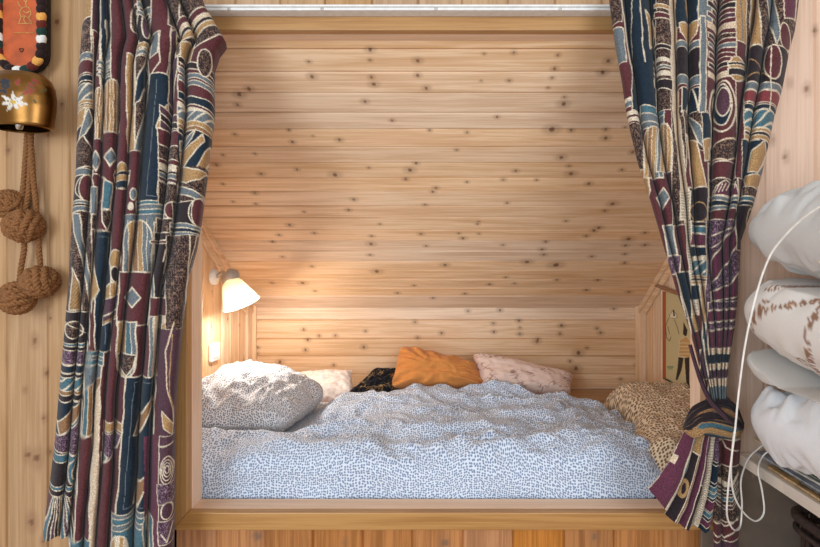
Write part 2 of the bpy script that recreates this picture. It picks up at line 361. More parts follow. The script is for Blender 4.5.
KK = """335.5,335.5,1.8 319,335.8,1.6 303.7,329.6,1.8 365.5,331,1.5 468,311,1.8 500,310,2 415,322,1.8 441.5,333,1.9 417.5,337.7,1.7 493.4,323.4,1.7 494,332,1.8 519,320.8,2 520,327.8,1.4 519.8,334,2
596,304,2.6 613.8,308,2 561.5,325.6,2.2 560,333.7,1.8 597,328.4,1.7 600.5,332.7,2 538,339.6,2 307.7,339.8,2 305.5,350,2 363.8,347,2.2 257.7,347.5,1.6 256.5,353.5,1.5 333.8,365,1.6 280,362,2.6
537,341.5,2.6 578.5,353,3.2 570,361,1.8 576,368.5,3.2 636.5,365,1.7 620.6,379,1.6 586.8,348,1.6 621.5,386,1.8"""
def plist(s): return [tuple(map(float, w.split(','))) for w in s.split()]
cs = math.hypot(1, .8267); nrm = np.array([0, -.8267, -1])/cs; Bd = np.array([0, 1, -.8267])/cs
kn = []
for px, py, r in plist(CK):
    y = 803.4/(640-py)/1.0; y = 1.785*F/(F*.8267+CY-py)
    kn.append(((px-CX)*y/F+W, (y-DB)*cs, r*.8*y/F, r*.75*y/F))
ys = [1.785*F/(F*.8267+CY-py) for py in (72, 93, 113, 129.5, 147, 163, 178, 191.6, 206, 217.6, 230, 241, 251, 261.6, 270, 279.7, 288, 296)]
bnd = [-.04, 0]+[(y-DB)*cs for y in ys]+[(YB-DB)*cs]
O = np.array([-W, DB, ceil_z(DB)])
boards_mesh('ceiling', [boards(O, (1, 0, 0), Bd, nrm, 2*W, bnd, kn, .0032, 11)], M['pine'])['kind'] = 'structure'
ZL = .749
kz = lambda py: CAMZ+(CY-py)*YB/F
kn = [((px-CX)*YB/F+W, kz(303)-kz(py), r*.8*YB/F, r*.8*YB/F) for px, py, r in plist(KK)]
bnd = [0]+[kz(303)-kz(p) for p in (320, 338.7, 356, 374)]+[kz(303)-ZL]
boards_mesh('wall_back', [boards((-W, YB, kz(303)), (1, 0, 0), (0, 0, -1), (0, -1, 0), 2*W, bnd, kn, .0035, 23)], M['pine'])['kind'] = 'structure'
def rk(n, L, Wd, seed, r=.008):
    q = np.random.default_rng(seed); return [(q.random()*L, q.random()*Wd, r*(.5+q.random()), r*(.4+.5*q.random())) for _ in range(n)]
side = [i*.083 for i in range(14)]+[YB-DB]
for s, nm in ((-1, 'wall_left'), (1, 'wall_right')):
    boards_mesh(nm, [boards((s*W, DB, .30), (0, 0, 1), (0, 1, 0), (-s, 0, 0), lambda b: ceil_z(DB+b)-.30, side, rk(26, 1.1, 1.0, 40+s), .006, 31+s)], M['pine'])['kind'] = 'structure'
# front wall of upright boards round the opening, open where the bed is
YW = 1.30
fx = lambda px: (px-CX)*YW/F
fz = lambda py: CAMZ+(CY-py)*YW/F
def upright(xs, z0, z1, knots, seed, gd=.006):
    return boards((xs[0], YW, z0), (0, 0, 1), (1, 0, 0), (0, -1, 0), z1-z0, [x-xs[0] for x in xs], [(kz_-z0, kx-xs[0], rz, rx) for kx, kz_, rx, rz in knots], .006, seed, gd=gd)
lk = [(fx(x), fz(y), r*YW/F, r*1.15*YW/F) for x, y, r in plist('35,340.7,3 46,373,2 44,418,2 37,458,4 28,455,3 50,452,2 31.6,522,3.6 43,541,2 35,233,1.8 47,273,2.2 50,318,1.8 8,150,2 62,104,2.2 25,390,1.6 57,22,3')]
XO0, XO1 = (171-CX)*D/F, (722-CX)*D/F      # casing outer edges
boards_mesh('wall_front_left', [upright([fx(p) for p in (-120, -78, -36, 7, 48, 70, 112, 150, 178)], .25, 2.35, lk, 51)], M['pine_front'])['kind'] = 'structure'
rkn = [(fx(x), fz(y), r*YW/F, r*1.2*YW/F) for x, y, r in plist('790,83,2 807,89,2.6 786,157,2.4 815,30,2 768,60,2 772,140,2.2')]
boards_mesh('wall_front_right', [upright([fx(p) for p in (712, 738, 765, 815, 862, 910, 960)], .84, 2.35, rkn, 53)], M['pine_right'])['kind'] = 'structure'
lo = [fx(p) for p in (166, 216, 265, 313, 363, 412, 463, 513, 564, 614, 664, 704)]
bk = [(fx(x), fz(y), r*YW/F, r*1.2*YW/F) for x, y, r in plist('257,536,5 445,543,4 594,537,3.5 345,542,2')]
boards_mesh('wall_front_lower', [upright(lo, .25, fz(528), bk, 55)], M['pine_low'])['kind'] = 'structure'
up = [fx(p) for p in (178, 194, 235, 280, 325, 372, 418, 462, 508, 555, 602, 648, 680, 712)]
boards_mesh('wall_front_upper', [upright(up, fz(12), 2.35, [], 57)], M['pine_front'])['kind'] = 'structure'
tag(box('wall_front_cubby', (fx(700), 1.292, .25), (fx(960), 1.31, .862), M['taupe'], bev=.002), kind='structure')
# casing with mitred corners, jambs, sill and head
def zz(py): return CAMZ+(CY-py)*D/F
ix0, ix1, iz0, iz1 = XL, XR, ZS, ZH
ox0, ox1, oz0, oz1 = XO0, XO1, zz(530.5), zz(10)
def casing(name, q):
    c8 = [q[0]+(0,)]
    V = [(x, y, z) for (x, z) in q for y in (D, D+.026)]
    Fc = [(0, 2, 4, 6), (1, 7, 5, 3), (0, 1, 3, 2), (2, 3, 5, 4), (4, 5, 7, 6), (6, 7, 1, 0)]
    V = np.array(V); ext = V.max(0)-V.min(0); a = 0 if ext[0] > ext[2] else 2; b = 2-a
    uv = np.stack([V[:, a], V[:, b]+V[:, 1]*.7], 1)
    return tag(bevel(mesh(name, V, Fc, M['casing'], None, False, uv=uv, uvname='wood', attrs={'board': np.full(8, .5+.1*random.random()), 'knot': np.zeros(8)}), .0025), kind='structure')
casing('trim_1', [(ox0, oz0), (ix0, iz0), (ix0, iz1), (ox0, oz1)])
casing('trim_2', [(ox1, oz1), (ix1, iz1), (ix1, iz0), (ox1, oz0)])
casing('trim_3', [(ox0, oz0), (ox1, oz0), (ix1, iz0), (ix0, iz0)])
casing('trim_4', [(ox0, oz1), (ix0, iz1), (ix1, iz1), (ox1, oz1)])
t = .02
for nm, a, b in (('trim_5', (ix0-t, D+.0262, iz0-t), (ix0, DB, iz1+t)), ('trim_6', (ix1, D+.0262, iz0-t), (ix1+t, DB, iz1+t)),
                 ('trim_7', (ix0, D+.0262, iz0-t), (ix1, DB, iz0)), ('trim_8', (ix0, D+.0262, iz1), (ix1, DB, iz1+t))):
    tag(box(nm, a, b, M['jamb'], bev=.002), kind='structure')
# strips where the sloping ceiling meets the side walls, and upright corner strips
for s, k in ((-1, 9), (1, 12)):
    for q, (o0, wd, th) in enumerate(((.0, .030, .022), (.030, .034, .012))):
        y0, y1 = DB+.01, YB-.004
        c8 = []
        for x in ((s*W, s*(W-th)) if s > 0 else (s*W, s*(W-th))):
            for y in (y0, y1):
                for dz in (-(o0+wd)*cs, -o0*cs-.001): c8.append((x, y, ceil_z(y)+dz))
        tag(hexa('trim_%d' % (k+q), c8, M['pine'], bev=.003, along=1, rnd=.5+.4*q), kind='structure')
    tag(box('trim_%d' % (k+2), (s*W if s < 0 else W-.034, YB-.016, ZL), (s*W+.034 if s < 0 else W, YB-.001, kz(303)), M['pine'], bev=.003, rnd=.8), kind='structure')
    tag(box('trim_%d' % (k+10), (s*W if s < 0 else W-.014, YB-.065, ZL), (s*W+.014 if s < 0 else W, YB-.016, kz(303)+.01), M['pine'], bev=.003, rnd=.6), kind='structure')
tag(box('trim_15', (-W, 2.20, ZL-.03), (W, YB+.01, ZL), M['casing'], bev=.004, rnd=.55), kind='structure')     # ledge behind the mattress
# the bit of room in front
tag(box('floor', (-1.7, -1.2, -.03), (1.34, 2.45, 0), M['floor'], bev=0), kind='structure')
tag(box('wall_room_right', (1.34, -.2, 0), (1.38, 1.31, 2.35), M['pine_right'], bev=0), kind='structure')
tag(box('trim_30', (-1.05, DB+.001, 0), (1.05, DB+.02, .66), M['pine_low'], bev=0), kind='structure')

#@@BED
# ------------------------------------------------------------------ the bed
def pillow(name, q, th, mat, parent=None, n=70, edge=.55, pw=2.4, seed=0, wr=.010, wf=9, dyer=None, puff=0., uvs=None, sag=None, flip=1, wr2=0., full=0):
    """stuffed cushion: q = four corners (u-v- , u+v-, u+v+, u-v+), th = half thickness"""
    q = [np.asarray(c, float) for c in q]; t = np.linspace(-1, 1, n); u, v = np.meshgrid(t, t, indexing='ij')
    # gather the grid towards the seam
    u = np.sign(u)*(1-(1-np.abs(u))**1.35); v = np.sign(v)*(1-(1-np.abs(v))**1.35)
    if full:
        rr_ = np.maximum(np.abs(u), np.abs(v)); dd_ = (np.abs(u)**full+np.abs(v)**full)**(1/full)+1e-9; u, v = u*rr_/dd_, v*rr_/dd_
    # sides draw in between the corners
    pu, pv = u*(1-.07*(1-v**2)*np.abs(u)**3+puff*(1-v**2)), v*(1-.07*(1-u**2)*np.abs(v)**3+puff*(1-u**2))
    a, b = (pu+1)/2, (pv+1)/2
    base = ((1-a)*(1-b))[..., None]*q[0]+(a*(1-b))[..., None]*q[1]+(a*b)[..., None]*q[2]+((1-a)*b)[..., None]*q[3]
    N = np.cross(q[1]-q[0], q[3]-q[0]); N /= np.linalg.norm(N); N = N*flip
    prof = ((1-np.abs(u)**pw)*(1-np.abs(v)**pw)).clip(0)**edge
    if full: prof = (1-np.clip((np.abs(u)**full+np.abs(v)**full)**(1/full), 0, 1)**pw).clip(0)**edge
    Vs, D2 = [], []
    for s in (1, -1):
        w = wr*(fbm(u*wf*.25+seed, v*wf*.25, seed*3.1+s, 3)+.7*(1-np.abs(fbm(u*wf*.35+seed+9, v*wf*.2, s*4.+seed, 2))*2.2))
        rad = wr2*np.sin(np.arctan2(v, u)*13+3*noise(u*2, v*2, seed+2.))*np.clip(np.hypot(u, v)-.35, 0, 1)
        ez = np.minimum(1, prof*2.2)
        p = base+(s*th*prof+(w+rad)*ez)[..., None]*N
        if sag is not None: p = sag(p, u, v)
        Vs.append(p.reshape(-1, 3))
    V = np.concatenate(Vs); Fq = grid_faces(n, n)
    Fc = np.concatenate([Fq, Fq[:, ::-1]+n*n])
    # weld the seam
    idx = np.arange(2*n*n); ring = ((np.abs(t)[:, None] > .9999) | (np.abs(t)[None] > .9999)).ravel()
    V[n*n:][ring] = V[:n*n][ring]; idx[n*n:][ring] = idx[:n*n][ring]; Fc = idx[Fc]
    uu, vv = np.concatenate([u.ravel()]*2), np.concatenate([v.ravel()]*2)
    side = np.concatenate([np.ones(n*n), -np.ones(n*n)])
    dye = dyer(V, uu, vv, side) if dyer else None
    Lu, Lv = np.linalg.norm(q[1]-q[0]), np.linalg.norm(q[3]-q[0])
    uvs = []
    for k, pz in enumerate(Vs):
        g = pz.reshape(n, n, 3); au = np.concatenate([np.zeros((1, n)), np.cumsum(np.linalg.norm(np.diff(g, axis=0), axis=2), 0)]); av = np.concatenate([np.zeros((n, 1)), np.cumsum(np.linalg.norm(np.diff(g, axis=1), axis=2), 1)], 1)
        sx_, sy_ = au[-1].max(), av[:, -1].max(); uvs.append(np.stack([(au-au[n//2][None]).ravel()+k*3, (av-av[:, n//2][:, None]).ravel()], 1))
    uv = np.concatenate(uvs)
    return mesh(name, V, Fc, mat, parent, True, dye=dye, uv=uv)
bf = empty('built_in_bed', (0, 1.78, 0))
tag(bf, 'plain wooden bed base boxed in below the mattress in the alcove', 'bed')
box('platform', (-1.045, DB+.022, .56), (1.045, 2.19, .60), M['pine_low'], bf)
for x in (-.9, .9):
    for y in (1.44, 2.12): box('leg', (x-.04, y-.03, 0), (x+.04, y+.03, .56), M['pine_low'], bf)
mt = box('mattress', (-1.035, DB+.06, .60), (1.035, 2.185, .735), M['sheet'], bev=.03); mt.modifiers['edge'].segments = 4
tag(mt, 'mattress in a pale pink sheet lying in the alcove under the duvet', 'mattress')
# duvet: a puffed cloth heaped over the mattress
def topline(x):      # height of the duvet along the back
    return np.interp(x, [-1.05, -.75, -.6, -.45, -.2, 0, .25, .5, .6, .72, .9], [.80, .80, .795, .80, .825, .838, .842, .835, .812, .792, .785])
def duvet_h(x, y):
    wx, wy = x+.05*noise(x*4, y*4, 1.), y+.05*noise(x*4, y*4, 2.)
    r = lambda fx_, fy_, z: 1-np.abs(noise(wx*fx_, wy*fy_, z))*2
    h = .026*fbm(x*2.6, y*3.2, .7, 2)
    h += .032*r(3.0, 5.4, 3.3)+.016*r(8.0, 10, 6.1)+.008*r(17, 19, 9.)-.012
    return h
def duvet():
    nx, ny = 330, 190
    x = np.linspace(-1.03, .80, nx); s = np.linspace(0, 1, ny)
    T = np.repeat(s[None], nx, 0); xr = np.interp(s, [0, .2, .45, .7, 1], [.70, .74, .76, .70, .645])
    X = -1.03+(xr[None]+1.03)*np.linspace(0, 1, nx)[:, None]; E = np.repeat(np.linspace(0, 1, nx)[:, None], ny, 1)
    yb = 2.14+.03*noise(x*3, x*0, 4.)-.10*sm(.30, .62, x)-.05*sm(-.5, -.9, x)
    yf = 1.392
    # top runs from the back edge to the front roll, then over and down to the sill
    t1 = .80
    Ytop = yb[:, None]+(yf+.055-yb[:, None])*np.clip(T/t1, 0, 1)
    k = np.clip((T-t1)/(1-t1), 0, 1)
    ang = np.clip(k/.45, 0, 1)*math.pi/2
    Y = Ytop-.062*np.sin(ang); drop = .062*(1-np.cos(ang))+np.clip(k-.45, 0, 1)/.55*.14
    b = np.clip(T/t1, 0, 1)
    Z0 = topline(X)*(1-b)**1+b*.812
    Z0 = Z0-.020*np.sin(b*math.pi)+.022*np.exp(-((b-.88)/.10)**2)*(.6+.4*noise(X*3, 0*X, 2.))
    h = duvet_h(X, Y)
    lump = .03*np.exp(-(((X+.85)/.28)**2+((Y-1.75)/.28)**2))
    Z = Z0+h*(1-.6*k)+lump-drop
    Yo = Y-(.018*fbm(X*4, Z*9, 5., 3)+.012)*np.clip(k, 0, 1)*(1-.4*k)
    edge = sm(0, .05, T); Z = Z*edge+(1-edge)*.742
    Z = np.maximum(Z, np.where(Y < 1.40, .665, .742))
    XX = X+.015*noise(X*5, Y*5, 7.)*(X > -1.0)
    # right hem dips to the mattress
    rt = sm(1.0, .965, E); Z = Z*rt+(1-rt)*np.maximum(.71, Z-.04)
    dip = sm(-.46, -.58, X)*sm(1.50, 1.62, Y); Z = Z*(1-dip)+dip*np.minimum(Z, .765)
    V = np.stack([XX, Yo, Z], -1)
    arc = np.cumsum(np.hypot(np.diff(Yo, axis=1, prepend=Yo[:, :1]), np.diff(Z0-drop, axis=1, prepend=(Z0-drop)[:, :1])), 1)
    uv = np.stack([X, arc], -1).reshape(-1, 2)
    o = mesh('duvet', V.reshape(-1, 3), grid_faces(nx, ny), M['duvet'], uv=uv)
    so = o.modifiers.new('thickness', 'SOLIDIFY'); so.thickness = .006; so.offset = -1
    return o
tag(duvet(), 'white duvet covered in small blue dots, rumpled over the whole bed', 'duvet')
# heap of brown dotted bedding at the right end
def brown():
    nx, ny = 150, 190; s = np.linspace(0, 1, nx); t = np.linspace(0, 1, ny); A, T = np.meshgrid(s, t, indexing='ij')
    Y = 2.10+(1.44-2.10)*np.clip(T/.80, 0, 1); k = np.clip((T-.80)/.20, 0, 1)
    xl = np.interp(Y, [1.40, 1.55, 1.75, 1.95, 2.10], [.60, .66, .73, .72, .74])+.02*noise(Y*6, Y*0, 2.)
    X = xl+(1.03-xl)*A
    prof = np.sqrt(np.clip(1-(1-np.minimum(A*4, 1))**2, 0, 1))
    end = np.sqrt(np.clip(1-(1-np.minimum(T*6, 1))**2, 0, 1))
    top = np.interp(Y, [1.40, 1.55, 1.75, 1.95, 2.1], [.825, .845, .87, .878, .855])
    r = lambda a, b, z: 1-np.abs(noise(X*a, Y*b, z))*2
    Z = .742+(top-.742)*prof*end+(.014*r(7, 9, 2.)+.008*r(15, 17, 5.)+.012*noise(X*5, Y*5, 1.))*prof*end
    Y = Y-.05*np.sin(k*math.pi/2); Z = np.maximum(Z-.20*k*(.3+.7*k), np.where(k > .3, .665, .742))
    arc = T*.86
    uv = np.stack([X+4.3, arc], -1).reshape(-1, 2)
    o = mesh('blanket', np.stack([X, Y, Z], -1).reshape(-1, 3), grid_faces(nx, ny), M['dotbrown'], uv=uv)
    so = o.modifiers.new('thickness', 'SOLIDIFY'); so.thickness = .006; so.offset = -1
    return o
tag(brown(), 'cream bedding with brown dots bunched up at the right end of the bed', 'blanket')
def cq(pts): return [P(x, y, Y) for x, y, Y in pts]
def sagw(z0):
    def f(p, u, v):
        p = p.copy(); p[..., 2] = np.maximum(p[..., 2], z0); return p
    return f
# pillow in matching dotted case, propped at the left end
tag(pillow('bed_pillow', [(-1.035, 1.54, .85), (-.57, 1.60, .83), (-.52, 2.06, .835), (-1.03, 2.12, .925)], .112, M['dotpillow'], seed=2.4, wr=.017, wf=11, edge=.5, n=120, wr2=.006, full=5, sag=sagw(.79)),
    'plump pillow in a charcoal dotted white case at the left end of the bed', 'pillow')
GB = 'cushions along the back of the bed'
def flat(c):
    return lambda V, u, v, s: np.tile(lin(c), (len(V), 1))
def d_white(V, u, v, s):
    n = fbm(u*4, v*4, 2.); w = sm(.15, .35, noise(u*9, v*9, 4.))*sm(-.5, .3, u)*.5
    c = lin((240, 226, 216))*(1-w[:, None])+lin((202, 150, 132))*w[:, None]; return c
tag(pillow('cushion', cq([(288, 403, 2.17), (358, 403, 2.17), (352, 370, 2.31), (294, 374, 2.31)]), .06, M['linen'], seed=5.1, wr=.008, wf=10, dyer=d_white, n=60),
    'white and pale pink cushion lying next to the black and gold one', 'cushion', GB)
def d_black(V, u, v, s):
    n = np.abs(noise(u*5.5, v*5.5, 2.3)); m = noise(u*2.2, v*2.2, 9.)
    w = (1-sm(.02, .14, n))*sm(-.15, .12, m)+.55*(1-sm(.0, .09, np.abs(noise(u*12, v*12, 6.))))*sm(.0, .3, m)
    w = np.clip(w, 0, 1)[:, None]*.85; return lin((26, 24, 28))*(1-w)+lin((176, 138, 88))*w
tag(pillow('cushion', cq([(344, 396, 2.16), (400, 402, 2.17), (404, 370, 2.31), (376, 368, 2.28)]), .055, M['linen'], seed=6.2, wr=.012, wf=12, dyer=d_black, n=90),
    'black cushion with a gold vine pattern, half under the orange cushion', 'cushion', GB)
tag(pillow('cushion', cq([(387, 391, 2.16), (490, 390, 2.17), (477, 363, 2.27), (399, 343, 2.27)]), .098, M['orange'], seed=8.3, wr=.008, wf=9, dyer=flat((206, 134, 70)), n=120, edge=.5, wr2=.02, full=5),
    'burnt orange cushion with creased cover in the middle of the row', 'cushion', GB)
def d_pinkfl(V, u, v, s):
    w = (1-sm(.03, .15, np.abs(noise(u*9, v*6, 3.))))*sm(-.05, .12, noise(u*2.6+4, v*2.0, 7.)+.22*np.abs(u)-.08)
    w = np.clip(w, 0, 1)[:, None]*.8; return lin((226, 196, 180))*(1-w)+lin((126, 76, 62))*w
tag(pillow('cushion', cq([(480, 388, 2.15), (572, 397, 2.15), (576, 375, 2.27), (469, 351, 2.29)]), .072, M['linen'], seed=9.7, wr=.006, wf=8, dyer=d_pinkfl, n=100, edge=.5, full=6),
    'pale pink cushion with brown floral sprays, rightmost of the row', 'cushion', GB)
tag(pillow('cushion', cq([(494, 398, 2.19), (563, 400, 2.19), (564, 395, 2.31), (498, 393, 2.31)]), .018, M['linen'], seed=11.7, wr=.006, wf=8, dyer=flat((52, 40, 42)), n=50),
    'flat dark cushion squashed beneath the pale pink floral cushion', 'cushion', GB)
# ------------------------------------------------------------------ wall lamp on the left alcove wall
lp = empty('wall_lamp', P(212, 277, 2.03)); tag(lp, 'small lit wall lamp with a white cone shade on the left alcove wall', 'lamp')
wp = np.array([-W, 2.03, P(212, 277, 2.03)[2]])
v, f = lathe([(0, .018), (.022, .018), (.034, .012), (.036, 0)], wp, (1, 0, 0), 32); mesh('wall_plate', v, f, M['white_plastic'], lp)
jt = np.array(P(229, 276, 1.94)); add_tube('arm', spline([wp+(.015, 0, 0), wp+(.05, -.02, .02), jt+(-.02, 0, .012), jt]), .008, M['grey_metal'], lp)
v, f = lathe([(0, -.03), (.024, -.03), (.030, -.02), (.030, .022), (.022, .032), (0, .032)], jt+(.006, 0, -.005), (.5, -.25, .35), 32); mesh('joint', v, f, M['grey_metal'], lp)
ax = Vector((.44, -.10, -.86)).normalized(); nk = jt+np.array(ax)*.02
v, f = lathe([(.026, .0), (.042, .012), (.050, .03), (.086, .128), (.084, .128), (.048, .03), (.036, .012)], nk, ax, 48); v = nk+(v-nk)*.9; mesh('shade', v, f, M['shade'], lp)
v, f = lathe([(.0, .03), (.012, .03), (.014, .05), (.024, .07), (.028, .088), (.022, .106), (0, .114)], nk, ax, 24); mesh('bulb', v, f, M['bulb'], lp)
pl = bpy.data.lights.new('lamp_light', 'POINT'); pl.energy = 10; pl.color = (1, .95, .89); pl.shadow_soft_size = .03
po = bpy.data.objects.new('lamp_light', pl); COL.objects.link(po); po.location = nk+np.array(ax)*.118
# switch low on the same wall
sw = empty('light_switch', P(211, 352, 2.02)); tag(sw, 'small white switch on the left alcove wall below the lamp', 'switch')
sz = P(211, 352, 2.02)[2]
box('back_box', (-W+.0005, 1.985, sz-.04), (-W+.018, 2.06, sz+.04), M['white_plastic'], sw, bev=.005); box('rocker', (-W+.018, 2.0, sz-.022), (-W+.024, 2.045, sz+.022), M['white_plastic'], sw, bev=.002)
# ------------------------------------------------------------------ printed hanging on the right alcove wall
def wallpt(px, py, x=W-.006):
    Y = x*F/(px-CX); return (x, Y, CAMZ+(CY-py)*Y/F)
ph = empty('wall_hanging', wallpt(668, 290)); tag(ph, 'printed hanging of a dressed figure on the right alcove wall behind the curtain', 'poster')
ny_, nz_ = 150, 200
Y0, Y1 = wallpt(663, 300)[1], wallpt(716, 300)[1]; Z1, Z0 = 1.287, .868
yy, zz_ = np.meshgrid(np.linspace(Y0, Y1, ny_), np.linspace(Z1, Z0, nz_), indexing='ij')
ppx = CX+(W-.006)*F/yy; ppy = CY-(zz_-CAMZ)*F/yy; ppx, ppy = ppx.ravel(), ppy.ravel()
PAL.update(p_bg=lin((204, 186, 138)), p_red=lin((176, 88, 50)), p_ink=lin((54, 34, 26)), p_wh=lin((226, 214, 184)), p_sk=lin((204, 156, 92)), p_gr=lin((22, 58, 52)), p_lt=lin((126, 150, 110)))
d = Dye(ppx, ppy, 'p_bg', 0)
d.rect(655, 270, 666.3, 400, 'p_red', 0)
d.poly([(663, 378), (668, 379), (690, 392), (718, 406), (718, 420), (660, 420)], 'p_gr', 0)
d.poly([(669.5, 316), (673.5, 310), (678, 316), (676, 319), (671, 318)], 'p_wh', .35, oc='p_ink'); d.poly([(673.3, 310), (674.5, 309.5), (675.5, 316), (673.8, 316)], 'p_ink', 0)
d.line([(669, 318), (666, 326), (667, 338), (670, 341), (671.5, 337)], .45, 'p_ink'); d.line([(668, 326), (670, 334)], .4, 'p_ink'); d.line([(675, 320), (678, 328), (679.5, 334)], .45, 'p_ink')
d.poly([(684, 322), (688, 330), (687, 338), (683.5, 334)], 'p_ink', 0)
d.poly([(680, 340), (687, 336), (700, 352), (692, 358), (679, 356)], 'p_sk', .4, oc='p_wh')
for q in range(4): d.line([(680, 343+q*3.6), (690, 343+q*3.6)], .45, 'p_wh')
d.poly([(679, 357), (684, 358), (682, 370), (678, 380), (676, 380), (678, 368)], 'p_ink', 0); d.poly([(685, 358), (690, 357), (690, 388), (687, 388)], 'p_ink', 0)
d.rect(667.5, 366, 674, 368, 'p_lt', 0); d.rect(668.5, 368.5, 673, 369.5, 'p_lt', 0)
Vp = np.stack([np.full(ny_*nz_, W-.006), yy.ravel(), zz_.ravel()], 1)
o = mesh('printed_sheet', Vp, grid_faces(ny_, nz_), M['print_flat'], ph, False, dye=d.c)
so = o.modifiers.new('thickness', 'SOLIDIFY'); so.thickness = .004; so.offset = 0
add_tube('hanging_rod', [(W-.012, 2.24, 1.318), (W-.012, Y1-.02, 1.245)], .009, M['pine_low'], ph)
#@@END_BED
#@@CURTAIN
# ------------------------------------------------------------------ curtains
def ipl(ys, xs): return lambda y: np.interp(y, ys, xs)
def drape(Lf, Rf, y0, y1, folds, nu, ny, Yr, amp, ovl=.86, seed=0, bottom=None, wander=1.2, yref=160):
    amp = amp*2.1
    """a hanging cloth between two edges: folds = valley places (pixels at height yref); returns vertices, cloth coordinates, faces"""
    u = np.linspace(0, 1, nu); t = np.linspace(0, 1, ny)
    L0, R0 = float(Lf(yref)), float(Rf(yref)); fv = (np.array(folds)-L0)/(R0-L0)
    U, Tt = np.meshgrid(u, t, indexing='ij')
    yb = np.full(nu, y1) if bottom is None else bottom(u)
    PY = y0+(yb[:, None]-y0)*Tt
    wv = wander*.012*noise(PY*.012+seed, U*3, seed*2.)+wander*.006*noise(PY*.03, U*7, seed+4.)
    Us = np.clip(U+wv*np.sin(U*math.pi), 0, 1)
    k = np.clip(np.searchsorted(fv, Us, 'right')-1, 0, len(fv)-2); a, b = fv[k], fv[k+1]
    q = np.clip((Us-a)/(b-a), 0, 1); wdt = b-a
    qd = q-ovl*np.sin(2*math.pi*q)/(2*math.pi)        # sides of each fold turn edge-on
    Ud = U+(a+qd*wdt-Us)
    ridge = np.sin(math.pi*q)**.8
    A = amp*np.minimum(1.25, .45+wdt*(R0-L0)/34)
    x = Lf(PY)+(Rf(PY)-Lf(PY))*Ud
    hills = .006*noise(PY*.02, U*5, seed+2.)+.0025*noise(PY*.06, U*12, seed+3.)+.0015*noise(PY*.15, U*30, seed+5.)
    Yd = Yr+A*(1-ridge)+hills
    # the cloth hangs at its own distance: sideways places come from the mean plane
    V = np.stack([(x-CX)*Yd/F, Yd, CAMZ+(CY-PY)*Yr/F], -1)
    return V.reshape(-1, 3), x.ravel(), PY.ravel(), grid_faces(nu, ny)
def addthick(o, th=.0016):
    m = o.modifiers.new('thickness', 'SOLIDIFY'); m.thickness = th; m.offset = 0; return o
LL = ipl([-30, 0, 40, 60, 110, 170, 220, 280, 330, 400, 440, 500, 545, 600], [88, 85, 82, 80, 79, 77, 73, 70, 66, 60, 57, 50, 44, 40])
LR = ipl([-30, 0, 22, 34, 44, 60, 110, 170, 220, 250, 280, 330, 400, 440, 500, 600], [196, 206, 219, 226, 219, 214, 214, 207, 201, 196, 188, 182, 176, 174.5, 174, 173])
def bot(u): return 541+60*sm(.20, .25, u)+3*np.sin(u*70)
V, x, y, Fc = drape(LL, LR, -28, 600, [76, 92.5, 101, 117, 129, 141, 168.5, 180.5, 209], 330, 900, 1.15, .034, seed=1, bottom=bot)
d = Dye(x, y, 'B', 1.3)
# --- strip beside the wall
d.poly([(70, -30), (92, -30), (92, 16), (80, 16)], 'A'); d.poly([(80, 16), (92, 16), (91, 52), (80, 52)], 'S')
d.bands(74, 93, [(52, 59, 'G'), (59, 60.5, 'K'), (60.5, 73, 'B'), (75, 81, 'N'), (81, 84, 'K'), (84, 99, 'Z'), (99, 102, 'A'), (102, 104, 'K'), (104, 107, 'A')])
d.poly([(72, 108), (93, 108), (93, 140), (72, 140)], 'K', 0); d.poly([(76, 110), (86, 108), (84, 124), (77, 126)], 'A'); d.poly([(88, 108), (92, 118), (86, 134), (78, 143), (81, 130)], 'G')
d.poly([(72, 143), (84, 135), (92, 150), (92, 166), (72, 168)], 'S'); d.bands(70, 93, [(167, 174, 'G')], slope=.1)
d.rect(68, 175, 92, 200, 'K'); d.ell(87, 188, 7, 13, 'B'); d.ell(93, 188, 17, 14, None); d.bands(68, 92, [(200, 203, 'G'), (203, 206, 'K'), (206, 211, 'G')])
d.rect(66, 211, 92, 312, 'S'); d.poly([(73, 212), (80, 214), (83, 240), (90, 275), (90, 312), (86, 280), (79, 250), (74, 232)], 'G'); d.poly([(73, 268), (79, 282), (82, 310), (70, 310)], 'D')
d.rect(62, 312, 90, 345, 'K'); d.ell(74, 330, 9, 9, 'S'); d.line([(62, 322), (90, 336)])
d.bands(56, 88, [(345, 348, 'T'), (348, 352, 'K'), (352, 366, 'Q'), (367, 374, 'N'), (375, 379, 'K'), (379, 392, 'Y'), (392, 396, 'O'), (396, 402, 'K')], slope=-.05)
d.rect(50, 402, 82, 457, 'N'); d.poly([(58, 424), (80, 402), (82, 410), (70, 430), (60, 436)], 'O'); d.poly([(66, 434), (82, 412), (82, 425), (72, 440)], 'T'); d.poly([(52, 440), (70, 432), (80, 420), (82, 457), (54, 452)], 'Q')
d.bands(46, 79, [(455, 463, 'T'), (463, 487, 'K'), (487, 491, 'T'), (491, 497, 'K')], slope=.05); d.ell(80, 474, 12, 16, 'T'); d.ell(83, 475, 11, 14, 'K'); d.ell(84, 475, 7, 10, 'V')
for k, c in enumerate(['T', 'K', 'V', 'K', 'O', 'T', 'Q', 'T', 'K']): d.poly([(53+k*1.7, 497), (54.7+k*1.7, 497), (45.5+k*4, 548), (41.5+k*4, 548)], c, .7)
